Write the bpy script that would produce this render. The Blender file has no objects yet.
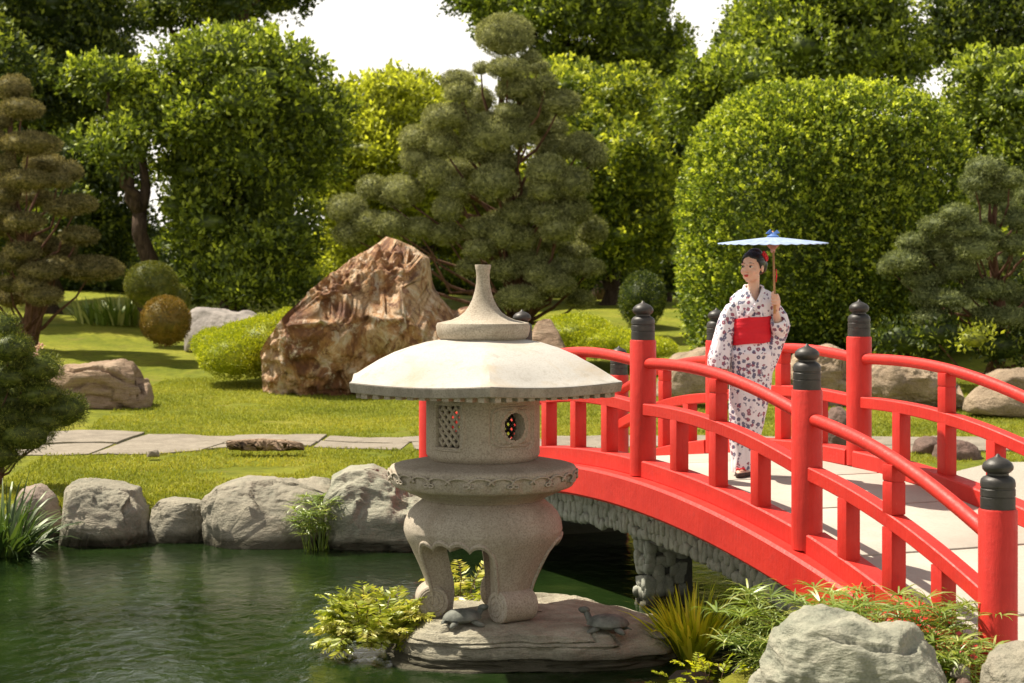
import bpy, math, random
import numpy as np
from mathutils import Vector, Matrix
R = math.radians
PI = math.pi
F = 1850.0; HC = 2.4; HY = 275.0
def P(px, py, Z):
    return ((px-512)/F*Z, Z, HC-(py-HY)/F*Z)
col = bpy.context.scene.collection

# ------------------------------------------------------------------ noise
def _hash(ix, iy, iz, seed):
    h = (ix*374761393 + iy*668265263 + iz*2147483647 + seed*1274126177) & 0xffffffff
    h = ((h ^ (h >> 13))*1274126177) & 0xffffffff
    h = (h ^ (h >> 16)) & 0xffffffff
    h = (h*2246822519) & 0xffffffff
    h = h ^ (h >> 15)
    return (h & 0xffffff)/float(0xffffff)
def vnoise(p, seed=0):
    p = np.asarray(p, float)
    i = np.floor(p).astype(np.int64); f = p-i; f = f*f*f*(f*(f*6-15)+10)
    r = 0
    for dx in (0, 1):
        wx = f[:, 0] if dx else 1-f[:, 0]
        for dy in (0, 1):
            wy = f[:, 1] if dy else 1-f[:, 1]
            for dz in (0, 1):
                wz = f[:, 2] if dz else 1-f[:, 2]
                r = r + wx*wy*wz*_hash(i[:, 0]+dx, i[:, 1]+dy, i[:, 2]+dz, seed)
    return r*2-1
def fbm(p, oct=4, seed=0, gain=.5, ridged=False):
    p = np.asarray(p, float); a = 1.; s = 0.; t = 0.
    for o in range(oct):
        n = vnoise(p*(2.03**o)+o*7.31, seed+o*17)
        if ridged: n = 1-2*np.abs(n)
        s = s+a*n; t += a; a *= gain
    return s/t

# ------------------------------------------------------------------ scene graph helpers
def tag(o, label=None, cat=None, group=None, kind=None):
    if label: o['label'] = label
    if cat: o['category'] = cat
    if group: o['group'] = group
    if kind: o['kind'] = kind
    return o
def thing(name, label, cat, loc=(0, 0, 0), rz=0, group=None):
    o = bpy.data.objects.new(name, None); col.objects.link(o)
    o.location = loc; o.rotation_euler = (0, 0, rz); o.empty_display_size = .1
    return tag(o, label, cat, group)
def link(name, me, mat=None, parent=None, smooth=False):
    o = bpy.data.objects.new(name, me); col.objects.link(o)
    if mat is not None and not me.materials: me.materials.append(mat)
    if smooth: me.polygons.foreach_set('use_smooth', [True]*len(me.polygons))
    if parent is not None: o.parent = parent
    return o
def npmesh(name, V, Fc, attrs=None, smooth=False):
    V = np.asarray(V, np.float32); Fc = np.asarray(Fc, np.int32); k = Fc.shape[1]
    me = bpy.data.meshes.new(name)
    me.vertices.add(len(V)); me.vertices.foreach_set('co', V.ravel())
    me.loops.add(Fc.size); me.loops.foreach_set('vertex_index', Fc.ravel())
    me.polygons.add(len(Fc)); me.polygons.foreach_set('loop_start', np.arange(0, Fc.size, k, dtype=np.int32))
    me.polygons.foreach_set('loop_total', np.full(len(Fc), k, np.int32))
    if attrs:
        for n, a in attrs.items():
            at = me.attributes.new(n, 'FLOAT', 'FACE'); at.data.foreach_set('value', np.asarray(a, np.float32))
    if smooth: me.polygons.foreach_set('use_smooth', np.ones(len(Fc), bool))
    me.update(calc_edges=True); me.validate()
    return me
class MB:
    def __init__(s): s.v = []; s.f = []
    def add(s, v, f):
        n = len(s.v); s.v += [tuple(map(float, p)) for p in v]; s.f += [tuple(i+n for i in q) for q in f]; return s
    def box(s, c, h, M=None):
        v = [Vector((c[0]+sx*h[0], c[1]+sy*h[1], c[2]+sz*h[2])) for sx in (-1, 1) for sy in (-1, 1) for sz in (-1, 1)]
        if M is not None: v = [M @ p for p in v]
        return s.add(v, [(0, 1, 3, 2), (4, 6, 7, 5), (0, 4, 5, 1), (2, 3, 7, 6), (0, 2, 6, 4), (1, 5, 7, 3)])
    def tube(s, pts, rad, n=8, cap=True, up=None):
        pts = [Vector(p) for p in pts]; k = len(pts)
        if not hasattr(rad, '__len__'): rad = [rad]*k
        u = None; rings = []
        for i in range(k):
            t = (pts[min(i+1, k-1)]-pts[max(i-1, 0)])
            t = t.normalized() if t.length > 1e-9 else Vector((0, 0, 1))
            if u is None:
                a = Vector((0, 0, 1)) if abs(t.z) < .9 else Vector((1, 0, 0)); u = (a-t*a.dot(t)).normalized()
            else: u = (u-t*u.dot(t)).normalized()
            w = t.cross(u)
            rings.append([pts[i]+(u*math.cos(2*PI*j/n)+w*math.sin(2*PI*j/n))*rad[i] for j in range(n)])
        return s.rings(rings, cap)
    def rings(s, rings, cap=True, closed=True):
        n = len(rings[0]); v = [p for r in rings for p in r]; f = []
        for i in range(len(rings)-1):
            for j in range(n if closed else n-1):
                a = i*n+j; b = i*n+(j+1) % n
                f.append((a, b, b+n, a+n))
        if cap: f.append(tuple(range(n))[::-1]); f.append(tuple(range((len(rings)-1)*n, len(rings)*n)))
        return s.add(v, f)
    def lathe(s, prof, n=32, c=(0, 0, 0), cap=True, poly=None, rot=0):
        rs = []
        for r, z in prof:
            ring = []
            for j in range(n):
                a = 2*PI*j/n+rot; k = 1
                if poly:
                    m, amt = poly; w = 2*PI/m; b = ((a-rot) % w)-w/2
                    k = (1-amt)+amt*math.cos(w/2)/math.cos(b)
                ring.append((c[0]+r*k*math.cos(a), c[1]+r*k*math.sin(a), c[2]+z))
            rs.append(ring)
        return s.rings(rs, cap)
    def sweep_rect(s, pts, nrm, w, h):
        # pts: centres, nrm: horizontal unit normal, w x h section
        nv = Vector(nrm); rings = []
        for i, p in enumerate(pts):
            p = Vector(p); t = (Vector(pts[min(i+1, len(pts)-1)])-Vector(pts[max(i-1, 0)])).normalized()
            up = nv.cross(t); up = up if up.z > 0 else -up
            b = min(w, h)*.08
            c = [(-w/2, -h/2+b), (-w/2, h/2-b), (-w/2+b, h/2), (w/2-b, h/2), (w/2, h/2-b), (w/2, -h/2+b), (w/2-b, -h/2), (-w/2+b, -h/2)]
            rings.append([p+nv*a+up*q for a, q in c])
        return s.rings(rings)
    def mesh(s, name):
        me = bpy.data.meshes.new(name); me.from_pydata(s.v, [], s.f); me.validate()
        import bmesh
        bm = bmesh.new(); bm.from_mesh(me); bmesh.ops.recalc_face_normals(bm, faces=bm.faces); bm.to_mesh(me); bm.free()
        return me
    def build(s, name, mat, parent=None, smooth=False, bevel=0, auto=None):
        me = s.mesh(name)
        if bevel:
            import bmesh
            bm = bmesh.new(); bm.from_mesh(me)
            es = [e for e in bm.edges if len(e.link_faces) == 2 and e.calc_face_angle(0) > .5]
            bmesh.ops.bevel(bm, geom=es, offset=bevel, segments=2, affect='EDGES', profile=.5, clamp_overlap=True)
            bm.to_mesh(me); bm.free()
        o = link(name, me, mat, parent, smooth)
        if auto is not None: shade_auto(me, auto)
        return o
def shade_auto(me, ang=35):
    me.polygons.foreach_set('use_smooth', [True]*len(me.polygons))
    import bmesh
    bm = bmesh.new(); bm.from_mesh(me)
    for e in bm.edges:
        if len(e.link_faces) == 2: e.smooth = e.calc_face_angle(0) < R(ang)
    bm.to_mesh(me); bm.free()

# ------------------------------------------------------------------ materials
class NT:
    def __init__(s, name):
        s.m = bpy.data.materials.new(name); s.m.use_nodes = True; s.t = s.m.node_tree; s.t.nodes.clear()
        s.out = s.n('ShaderNodeOutputMaterial')
    def n(s, ty, **k):
        nd = s.t.nodes.new(ty)
        for a, b in k.items():
            if a.startswith('i_'):
                key = a[2:].replace('_', ' '); nd.inputs[key].default_value = b
            else: setattr(nd, a, b)
        return nd
    def l(s, a, b): s.t.links.new(a, b)
    def co(s, scale=(1, 1, 1), kind='Object'):
        tc = s.n('ShaderNodeTexCoord'); mp = s.n('ShaderNodeMapping'); s.l(tc.outputs[kind], mp.inputs[0]); mp.inputs['Scale'].default_value = scale
        return mp.outputs[0]
    def noise(s, vec, scale, detail=4, rough=.55, dist=0):
        nd = s.n('ShaderNodeTexNoise'); nd.inputs['Scale'].default_value = scale; nd.inputs['Detail'].default_value = detail
        nd.inputs['Roughness'].default_value = rough; nd.inputs['Distortion'].default_value = dist
        if vec is not None: s.l(vec, nd.inputs['Vector'])
        return nd.outputs['Fac']
    def ramp(s, fac, stops, interp='LINEAR'):
        nd = s.n('ShaderNodeValToRGB'); e = nd.color_ramp; e.interpolation = interp
        while len(e.elements) < len(stops): e.elements.new(.5)
        for q, (p, c) in zip(e.elements, stops):
            q.position = p; q.color = (*c, 1) if hasattr(c, '__len__') else (c, c, c, 1)
        s.l(fac, nd.inputs[0]); return nd.outputs[0]
    def mix(s, fac, a, b, mode='MIX'):
        nd = s.n('ShaderNodeMix', data_type='RGBA', blend_type=mode)
        for v, i in ((fac, 0), (a, 6), (b, 7)):
            if hasattr(v, 'type') and hasattr(v, 'links'): s.l(v, nd.inputs[i])
            else: nd.inputs[i].default_value = (*v, 1) if hasattr(v, '__len__') and len(v) == 3 else v
        return nd.outputs[2]
    def math(s, op, a, b=0.5):
        nd = s.n('ShaderNodeMath', operation=op)
        for v, i in ((a, 0), (b, 1)):
            if hasattr(v, 'links'): s.l(v, nd.inputs[i])
            else: nd.inputs[i].default_value = v
        return nd.outputs[0]
    def bump(s, h, strength=.5, dist=.02, normal=None):
        nd = s.n('ShaderNodeBump'); nd.inputs['Strength'].default_value = strength; nd.inputs['Distance'].default_value = dist
        s.l(h, nd.inputs['Height'])
        if normal is not None: s.l(normal, nd.inputs['Normal'])
        return nd.outputs[0]
    def principled(s, colr, rough=.7, bump=None, spec=.4, **k):
        p = s.n('ShaderNodeBsdfPrincipled')
        if hasattr(colr, 'links'): s.l(colr, p.inputs['Base Color'])
        else: p.inputs['Base Color'].default_value = (*colr, 1)
        if hasattr(rough, 'links'): s.l(rough, p.inputs['Roughness'])
        else: p.inputs['Roughness'].default_value = rough
        p.inputs['Specular IOR Level'].default_value = spec
        if bump is not None: s.l(bump, p.inputs['Normal'])
        for a, b in k.items(): p.inputs[a.replace('_', ' ')].default_value = b
        s.l(p.outputs[0], s.out.inputs[0]); return s.m
M = {}
def mat_stone(name, c1, c2, c3, scale=3, bump=.5, bd=.03, strata=None, rough=.85, moss=None, wet=True):
    t = NT(name); v = t.co(strata or (1, 1, 1))
    w = t.co()
    a = t.noise(v, scale, 8, .62, .6); b = t.noise(v, scale*6, 6, .6, .3); sp = t.noise(w, scale*40, 3, .6)
    c = t.ramp(a, [(.30, c1), (.5, c2), (.68, c3)])
    c = t.mix(t.ramp(b, [(.35, 0.), (.75, .6)]), c, [x*.45 for x in c2])
    c = t.mix(.35, c, t.ramp(sp, [(.3, [x*.5 for x in c2]), (.7, c3)]))
    if moss:
        g = t.noise(w, 2.2, 5, .6); c = t.mix(t.ramp(g, [(.5, 0.), (.62, .7)]), c, moss)
    if wet:   # damp, algae-stained foot of the stone near the water line
        geo = t.n('ShaderNodeNewGeometry'); sx = t.n('ShaderNodeSeparateXYZ'); t.l(geo.outputs['Position'], sx.inputs[0])
        zz = t.math('ADD', sx.outputs[2], t.math('MULTIPLY', t.noise(w, 5, 3), .06))
        c = t.mix(t.ramp(zz, [(.09, .85), (.15, 0.)]), c, (.05, .045, .025))
    h = t.math('ADD', t.math('MULTIPLY', a, 1.), t.math('MULTIPLY', b, .5))
    h = t.math('ADD', h, t.math('MULTIPLY', sp, .12))
    M[name] = t.principled(c, rough, t.bump(h, bump, bd), .3)
mat_stone('boulder', (.14, .15, .115), (.29, .27, .205), (.42, .37, .285), 2.4, .8, .06, (1, 1, 1.8))
mat_stone('boulder_pink', (.20, .15, .12), (.33, .26, .21), (.46, .37, .30), 2.2, .8, .06, (1, 1, 2))
mat_stone('green_rock', (.15, .18, .135), (.30, .305, .23), (.46, .43, .335), 2.0, .8, .05, (1, 1, 3.5))
mat_stone('ledge_rock', (.13, .11, .075), (.36, .33, .24), (.56, .52, .40), 2.2, 1., .05, (1.2, 1.2, 9))
mat_stone('layered_rock', (.16, .09, .05), (.33, .22, .14), (.50, .38, .27), 1.5, .9, .08, (.8, .8, 5))
mat_stone('ochre_rock', (.13, .085, .05), (.33, .245, .16), (.54, .43, .31), 1.2, 1., .1, (1, 1, 2))
mat_stone('dark_rock', (.07, .05, .04), (.16, .10, .08), (.26, .18, .14), 3, .8, .05)
mat_stone('grey_rock', (.22, .20, .19), (.36, .32, .29), (.48, .43, .38), 1.5, .8, .06)
mat_stone('cobble', (.18, .20, .16), (.33, .345, .28), (.48, .48, .40), 5, .6, .02)
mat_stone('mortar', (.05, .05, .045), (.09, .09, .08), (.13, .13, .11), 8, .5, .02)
mat_stone('path_stone', (.15, .125, .095), (.28, .24, .185), (.38, .33, .26), 3.5, 1., .02, wet=False)
def mk():
    # red rock
    t = NT('red_rock'); v = t.co((1, 1, 1)); d = t.n('ShaderNodeMapping'); t.l(v, d.inputs[0]); d.inputs['Rotation'].default_value = (0, R(45), 0); d.inputs['Scale'].default_value = (1.5, 1.2, 1.0); v2 = d.outputs[0]
    a = t.noise(v2, 1.3, 9, .68, .9); b = t.noise(v2, 3.0, 9, .75, .5); e = t.noise(v, 22, 4, .6)
    c = t.ramp(a, [(.34, (.13, .055, .025)), (.44, (.28, .125, .052)), (.51, (.50, .26, .105)), (.58, (.72, .50, .30)), (.68, (.34, .16, .065))])
    c = t.mix(t.ramp(b, [(.52, 0.), (.60, .9)]), c, (.19, .075, .038)); c = t.mix(t.ramp(b, [(.40, .95), (.46, 0.)]), c, (.72, .58, .42))
    h = t.math('ADD', a, t.math('ADD', t.math('MULTIPLY', b, .7), t.math('MULTIPLY', e, .15)))
    M['red_rock'] = t.principled(c, .6, t.bump(h, 1., .16), .4)
    # lantern granite
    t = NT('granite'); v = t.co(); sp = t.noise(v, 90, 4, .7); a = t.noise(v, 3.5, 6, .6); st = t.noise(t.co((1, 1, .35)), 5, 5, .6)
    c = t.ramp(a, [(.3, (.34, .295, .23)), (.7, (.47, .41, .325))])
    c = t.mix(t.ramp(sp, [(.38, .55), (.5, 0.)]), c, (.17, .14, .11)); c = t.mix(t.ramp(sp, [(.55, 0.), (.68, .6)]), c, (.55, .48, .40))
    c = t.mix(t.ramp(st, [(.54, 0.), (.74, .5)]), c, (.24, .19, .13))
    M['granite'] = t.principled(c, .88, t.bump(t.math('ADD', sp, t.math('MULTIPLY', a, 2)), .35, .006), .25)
    t = NT('granite_roof_sunlit'); v = t.co(); sp = t.noise(v, 90, 4, .7); a = t.noise(v, 2.2, 6, .6); st = t.noise(t.co((1, 1, .6)), 3.2, 6, .65, .6)
    c = t.ramp(a, [(.3, (.43, .41, .375)), (.7, (.55, .525, .48))])  # same granite as the body, sunlight put in as a paler, whiter colour
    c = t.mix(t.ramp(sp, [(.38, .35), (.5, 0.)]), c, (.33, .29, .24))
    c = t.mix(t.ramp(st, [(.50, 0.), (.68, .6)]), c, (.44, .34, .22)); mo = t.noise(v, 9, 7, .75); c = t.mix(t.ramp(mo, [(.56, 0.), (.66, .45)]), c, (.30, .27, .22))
    M['granite_roof_sunlit'] = t.principled(c, .85, t.bump(sp, .25, .005), .25)
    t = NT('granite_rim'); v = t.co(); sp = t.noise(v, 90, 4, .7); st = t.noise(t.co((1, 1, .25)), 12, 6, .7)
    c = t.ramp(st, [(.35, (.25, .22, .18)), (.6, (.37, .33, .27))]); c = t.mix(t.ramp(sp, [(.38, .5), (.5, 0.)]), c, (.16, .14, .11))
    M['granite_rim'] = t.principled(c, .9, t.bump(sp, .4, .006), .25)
    t = NT('slate_carving'); v = t.co(); a = t.noise(v, 14, 6, .6); b = t.noise(v, 60, 3, .6)
    c = t.ramp(a, [(.3, (.06, .068, .055)), (.7, (.22, .225, .19))])
    M['turtle'] = t.principled(c, .75, t.bump(t.math('ADD', a, t.math('MULTIPLY', b, .4)), .5, .01), .4)
    # painted red wood
    t = NT('red_paint'); v = t.co((1, 1, 1)); a = t.noise(v, 3, 6, .6); b = t.noise(t.co((1, 1, .12)), 40, 4, .6); g = t.noise(v, 14, 5, .7)
    c = t.ramp(a, [(.3, (.50, .020, .014)), (.7, (.62, .032, .020))])
    c = t.mix(t.ramp(g, [(.56, 0.), (.8, .5)]), c, (.36, .035, .03))
    gr = t.noise(t.co((1, 1, .5)), 7, 7, .75); c = t.mix(t.ramp(gr, [(.60, 0.), (.78, .5)]), c, (.30, .045, .03))
    sc = t.noise(v, 55, 3, .8, .4); c = t.mix(t.ramp(sc, [(.70, 0.), (.76, .6)]), c, (.62, .25, .19))
    r = t.ramp(g, [(.3, .42), (.7, .62)])
    M['red_paint'] = t.principled(c, r, t.bump(t.math('ADD', t.math('MULTIPLY', b, .9), g), .45, .008), .35)
    t = NT('bronze_cap'); v = t.co(); a = t.noise(v, 12, 6, .6); b = t.noise(t.co((1, 1, 6)), 20, 4, .6)
    c = t.ramp(a, [(.3, (.022, .021, .02)), (.62, (.05, .045, .04)), (.8, (.12, .09, .065))])
    M['cap'] = t.principled(c, .48, t.bump(t.math('ADD', a, b), .25, .006), .5, Metallic=.25)
    t = NT('deck_slab'); v = t.co(); a = t.noise(v, 1.6, 6, .6); b = t.noise(v, 40, 4, .7)
    c = t.ramp(a, [(.3, (.40, .365, .31)), (.7, (.53, .49, .42))]); c = t.mix(t.ramp(b, [(.35, .3), (.55, 0.)]), c, (.34, .30, .25))
    M['deck'] = t.principled(c, .8, t.bump(b, .25, .006), .3)
    t = NT('gravel'); v = t.co(); b = t.noise(v, 45, 4, .7); a = t.noise(v, .8, 4)
    c = t.mix(.4, t.ramp(b, [(.3, (.24, .215, .175)), (.7, (.52, .48, .41))]), t.ramp(a, [(.3, (.34, .31, .26)), (.7, (.45, .41, .35))]))
    M['gravel'] = t.principled(c, .9, t.bump(b, .6, .02), .2)
    # lawn
    t = NT('lawn'); v = t.co(kind='Object'); a = t.noise(v, .55, 6, .6); b = t.noise(v, 7, 6, .7); g = t.noise(t.co((1, 1, 1)), 60, 4, .8); q = t.noise(v, 2.0, 5, .7, .6)
    c = t.ramp(a, [(.32, (.20, .25, .018)), (.55, (.36, .38, .032)), (.72, (.47, .44, .055))])
    c = t.mix(t.ramp(b, [(.35, .55), (.6, 0.)]), c, (.07, .10, .012)); c = t.mix(t.ramp(g, [(.5, 0.), (.75, .5)]), c, (.28, .27, .06))
    c = t.mix(t.ramp(q, [(.56, 0.), (.68, .6)]), c, (.34, .28, .065)); c = t.mix(t.ramp(q, [(.32, .6), (.42, 0.)]), c, (.10, .15, .014))
    M['lawn'] = t.principled(c, .9, t.bump(t.math('ADD', g, t.math('MULTIPLY', b, 1.2)), 1., .05), .15)
    # pond water
    t = NT('pond_water'); v = t.co((1, .7, 1)); a = t.noise(v, 8, 5, .6, .6); b = t.noise(v, 2.2, 3, .5, .3); e = t.noise(t.co(), .55, 5, .65)
    al = t.noise(t.co(), 9, 5, .7)
    c = t.ramp(e, [(.35, (.006, .013, .004)), (.6, (.013, .028, .006)), (.72, (.026, .042, .010))]); c = t.mix(t.ramp(al, [(.5, 0.), (.7, .3)]), c, (.028, .040, .012))
    h = t.math('ADD', a, t.math('MULTIPLY', b, 1.4))
    M['water'] = t.principled(c, .045, t.bump(h, .38, .022), .5, IOR=1.33)
    t = NT('soil'); v = t.co(); a = t.noise(v, 12, 6, .6)
    M['soil'] = t.principled(t.ramp(a, [(.3, (.02, .016, .01)), (.7, (.06, .045, .028))]), .95, t.bump(a, .8, .04), .1)
    for nm, c1, c2, sc in (('bark', (.035, .024, .018), (.13, .09, .065), 5), ('bark_red', (.08, .04, .025), (.20, .11, .075), 5)):
        t = NT(nm); a = t.noise(t.co((3, 3, .5)), sc, 8, .7, .5)
        M[nm] = t.principled(t.ramp(a, [(.35, c1), (.65, c2)]), .95, t.bump(a, 1., .05), .1)
    # skin and cloth
    t = NT('skin'); v = t.co(); a = t.noise(v, 20, 3)
    M['skin'] = t.principled(t.ramp(a, [(.3, (.67, .42, .30)), (.7, (.73, .47, .35))]), .5, None, .4, Subsurface_Weight=.12, Subsurface_Scale=.01)
    for nm, c, r in (('hair', (.010, .009, .009), .35), ('lips', (.50, .03, .03), .35), ('eye_white', (.7, .66, .62), .3), ('iris', (.02, .012, .01), .2),
                     ('brow', (.06, .035, .025), .7), ('sandal', (.05, .025, .02), .6), ('red_flower', (.65, .02, .03), .6), ('sole', (.30, .20, .12), .7)):
        t = NT(nm); a = t.noise(t.co((1, 1, 1)), 120, 3)
        M[nm] = t.principled(t.ramp(a, [(.3, [x*.85 for x in c]), (.7, [x*1.1 for x in c])]), r, None, .4)
    t = NT('obi'); v = t.co(); a = t.noise(v, 180, 2); w = t.noise(v, 9, 3)
    M['obi'] = t.principled(t.ramp(w, [(.3, (.56, .010, .022)), (.7, (.70, .016, .030))]), .6, t.bump(t.math('ADD', a, t.math('MULTIPLY', w, 4)), .4, .004), .3)
    # kimono: white with crimson and slate blossoms
    t = NT('kimono'); base = (.80, .78, .82); v = t.co((1, .8, 1)); c = base
    clu = t.noise(v, 6, 2, .5)
    for i, (sc, colr, thr, lo) in enumerate(((28, (.25, .035, .08), .42, .48), (30, (.08, .085, .17), .44, .45), (38, (.17, .12, .20), .33, .48))):
        mp = t.n('ShaderNodeMapping'); t.l(v, mp.inputs[0]); mp.inputs['Location'].default_value = (i*3.3, i*1.7, i*5.1)
        vo = t.n('ShaderNodeTexVoronoi'); vo.inputs['Scale'].default_value = sc; vo.inputs['Randomness'].default_value = .75; t.l(mp.outputs[0], vo.inputs['Vector'])
        nz = t.noise(mp.outputs[0], sc*3.2, 1, .5)
        d = t.math('ADD', vo.outputs['Distance'], t.math('MULTIPLY', t.math('SUBTRACT', nz, .5), .45))
        ring = t.math('MULTIPLY', t.math('LESS_THAN', d, thr), t.math('GREATER_THAN', vo.outputs['Distance'], .09))
        sx = t.n('ShaderNodeSeparateColor'); t.l(vo.outputs['Color'], sx.inputs[0])
        keep = t.math('GREATER_THAN', sx.outputs[0], lo)
        cl = t.math('GREATER_THAN', clu if i == 1 else t.noise(mp.outputs[0], 5, 2, .5), .43)
        m = t.math('MULTIPLY', t.math('MULTIPLY', ring, keep), cl)
        c = t.mix(t.math('MULTIPLY', m, .88), c, colr)
    fo = t.noise(t.co((2.5, 2.5, .6)), 7, 4, .55, .8)
    M['kimono'] = t.principled(c, .8, t.bump(fo, .5, .02), .2, Sheen_Weight=.1)
    t = NT('parasol_paper'); v = t.co(); a = t.noise(v, 12, 4)
    df = t.n('ShaderNodeBsdfDiffuse'); tr = t.n('ShaderNodeBsdfTranslucent'); mx = t.n('ShaderNodeMixShader'); mx.inputs[0].default_value = .35
    cc = t.ramp(a, [(.3, (.36, .46, .66)), (.7, (.52, .62, .78))]); t.l(cc, df.inputs[0]); t.l(cc, tr.inputs[0])
    t.l(df.outputs[0], mx.inputs[1]); t.l(tr.outputs[0], mx.inputs[2]); t.l(mx.outputs[0], t.out.inputs[0]); M['paper'] = t.m
    for nm, c in (('bamboo', (.42, .24, .10)), ('rib_wood', (.55, .32, .26)), ('blue_cloth', (.10, .20, .50)), ('collar_white', (.78, .76, .78)), ('ember', (.3, .02, .02))):
        t = NT(nm); a = t.noise(t.co((1, 1, .2)), 60, 3)
        M[nm] = t.principled(t.ramp(a, [(.3, [x*.8 for x in c]), (.7, [x*1.1 for x in c])]), .6, None, .3)
mk()
def mat_leaf(name, c1, c2, c3, trans=.35, rough=.5, gloss=.035, tcol=1.6):
    """leaf colour varies leaf by leaf (c1..c3), plus a slow drift through the crown"""
    t = NT(name); at = t.n('ShaderNodeAttribute', attribute_name='rnd')
    s = t.noise(t.co(), .9, 3, .5)
    k = t.math('ADD', at.outputs['Fac'], t.math('MULTIPLY', t.math('SUBTRACT', s, .5), .5))
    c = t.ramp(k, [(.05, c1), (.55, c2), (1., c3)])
    df = t.n('ShaderNodeBsdfDiffuse'); tr = t.n('ShaderNodeBsdfTranslucent'); gl = t.n('ShaderNodeBsdfGlossy'); gl.inputs['Roughness'].default_value = rough
    gl.inputs[0].default_value = (.9, .95, .8, 1)
    t.l(c, df.inputs[0]); t.l(t.mix(1., c, (tcol, tcol, tcol*.6), 'MULTIPLY'), tr.inputs[0])
    m1 = t.n('ShaderNodeMixShader'); m1.inputs[0].default_value = trans; t.l(df.outputs[0], m1.inputs[1]); t.l(tr.outputs[0], m1.inputs[2])
    m2 = t.n('ShaderNodeMixShader'); m2.inputs[0].default_value = gloss; t.l(m1.outputs[0], m2.inputs[1]); t.l(gl.outputs[0], m2.inputs[2])
    t.l(m2.outputs[0], t.out.inputs[0]); M[name] = t.m
mat_leaf('leaf_hedge', (0.045, 0.070, 0.009), (0.140, 0.201, 0.018), (0.624, 0.676, 0.065))
mat_leaf('leaf_green', (0.041, 0.063, 0.009), (0.140, 0.189, 0.018), (0.546, 0.611, 0.065))
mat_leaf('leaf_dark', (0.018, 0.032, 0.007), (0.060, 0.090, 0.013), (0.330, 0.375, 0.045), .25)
mat_leaf('leaf_mid', (0.041, 0.068, 0.010), (0.171, 0.220, 0.022), (0.676, 0.702, 0.072))
mat_leaf('leaf_yellow', (0.108, 0.131, 0.014), (0.354, 0.378, 0.030), (0.754, 0.780, 0.085))
mat_leaf('pad_olive', (0.088, 0.096, 0.040), (0.324, 0.330, 0.138), (0.624, 0.624, 0.300), .2, .6, .02)
mat_leaf('pad_green', (0.052, 0.068, 0.026), (0.198, 0.226, 0.088), (0.475, 0.512, 0.225), .2, .6, .02)
mat_leaf('pad_brown', (0.060, 0.056, 0.022), (0.231, 0.193, 0.077), (0.504, 0.414, 0.186), .2, .6, .02)
mat_leaf('pad_pine', (0.036, 0.052, 0.008), (0.120, 0.150, 0.020), (0.384, 0.408, 0.060), .2, .5, .03)
mat_leaf('ball_green', (.08, .095, .012), (.15, .16, .018), (.27, .22, .035), .25)
mat_leaf('ball_rust', (.14, .10, .014), (.24, .15, .025), (.36, .20, .045), .25)
mat_leaf('mound_lime', (0.200, 0.240, 0.010), (0.374, 0.407, 0.018), (0.624, 0.600, 0.036), .35)
mat_leaf('grass_blade', (0.149, 0.178, 0.017), (0.276, 0.288, 0.030), (0.432, 0.396, 0.060), .3, .6, .02)
mat_leaf('sedge', (.20, .26, .012), (.46, .50, .022), (.80, .72, .07), .45)
mat_leaf('papyrus', (.09, .15, .018), (.19, .26, .03), (.50, .50, .16), .3, .4, .08)
mat_leaf('iris_leaf', (.02, .045, .010), (.045, .085, .016), (.10, .15, .03), .25, .45, .05)
mat_leaf('fern_gold', (.12, .17, .012), (.34, .38, .03), (.78, .68, .20), .35, .4, .08)
mat_leaf('dry_twig', (.06, .03, .015), (.12, .06, .03), (.2, .11, .05), .1)
mat_leaf('petal_pink', (.6, .35, .35), (.7, .45, .45), (.8, .6, .55), .3)
def sstep(a, b, x): t = np.clip((x-a)/(b-a), 0, 1); return t*t*(3-2*t)
# ------------------------------------------------------------------ foliage
def leaf_quads(Pt, D, L, W, rng, curl=.25):
    """diamond leaf at each point Pt along direction D"""
    n = len(Pt); D = D/np.maximum(np.linalg.norm(D, axis=1, keepdims=True), 1e-9)
    S = np.cross(D, rng.normal(size=(n, 3))); S /= np.maximum(np.linalg.norm(S, axis=1, keepdims=True), 1e-9)
    N = np.cross(D, S); L = np.asarray(L).reshape(-1, 1)*np.ones((n, 1)); W = np.asarray(W).reshape(-1, 1)*np.ones((n, 1))
    V = np.empty((n, 4, 3))
    V[:, 0] = Pt; V[:, 1] = Pt+D*L*.45+S*W*.5+N*L*curl*.3; V[:, 2] = Pt+D*L; V[:, 3] = Pt+D*L*.45-S*W*.5+N*L*curl*.3
    return V.reshape(-1, 3), np.arange(n*4).reshape(-1, 4)
def sph(n, rng):
    v = rng.normal(size=(n, 3)); return v/np.linalg.norm(v, axis=1, keepdims=True)
ICO = {}
def ico(sub):
    if sub not in ICO:
        import bmesh
        bm = bmesh.new(); bmesh.ops.create_icosphere(bm, subdivisions=sub, radius=1)
        ICO[sub] = (np.array([v.co[:] for v in bm.verts]), np.array([[v.index for v in f.verts] for f in bm.faces])); bm.free()
    return ICO[sub]
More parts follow.
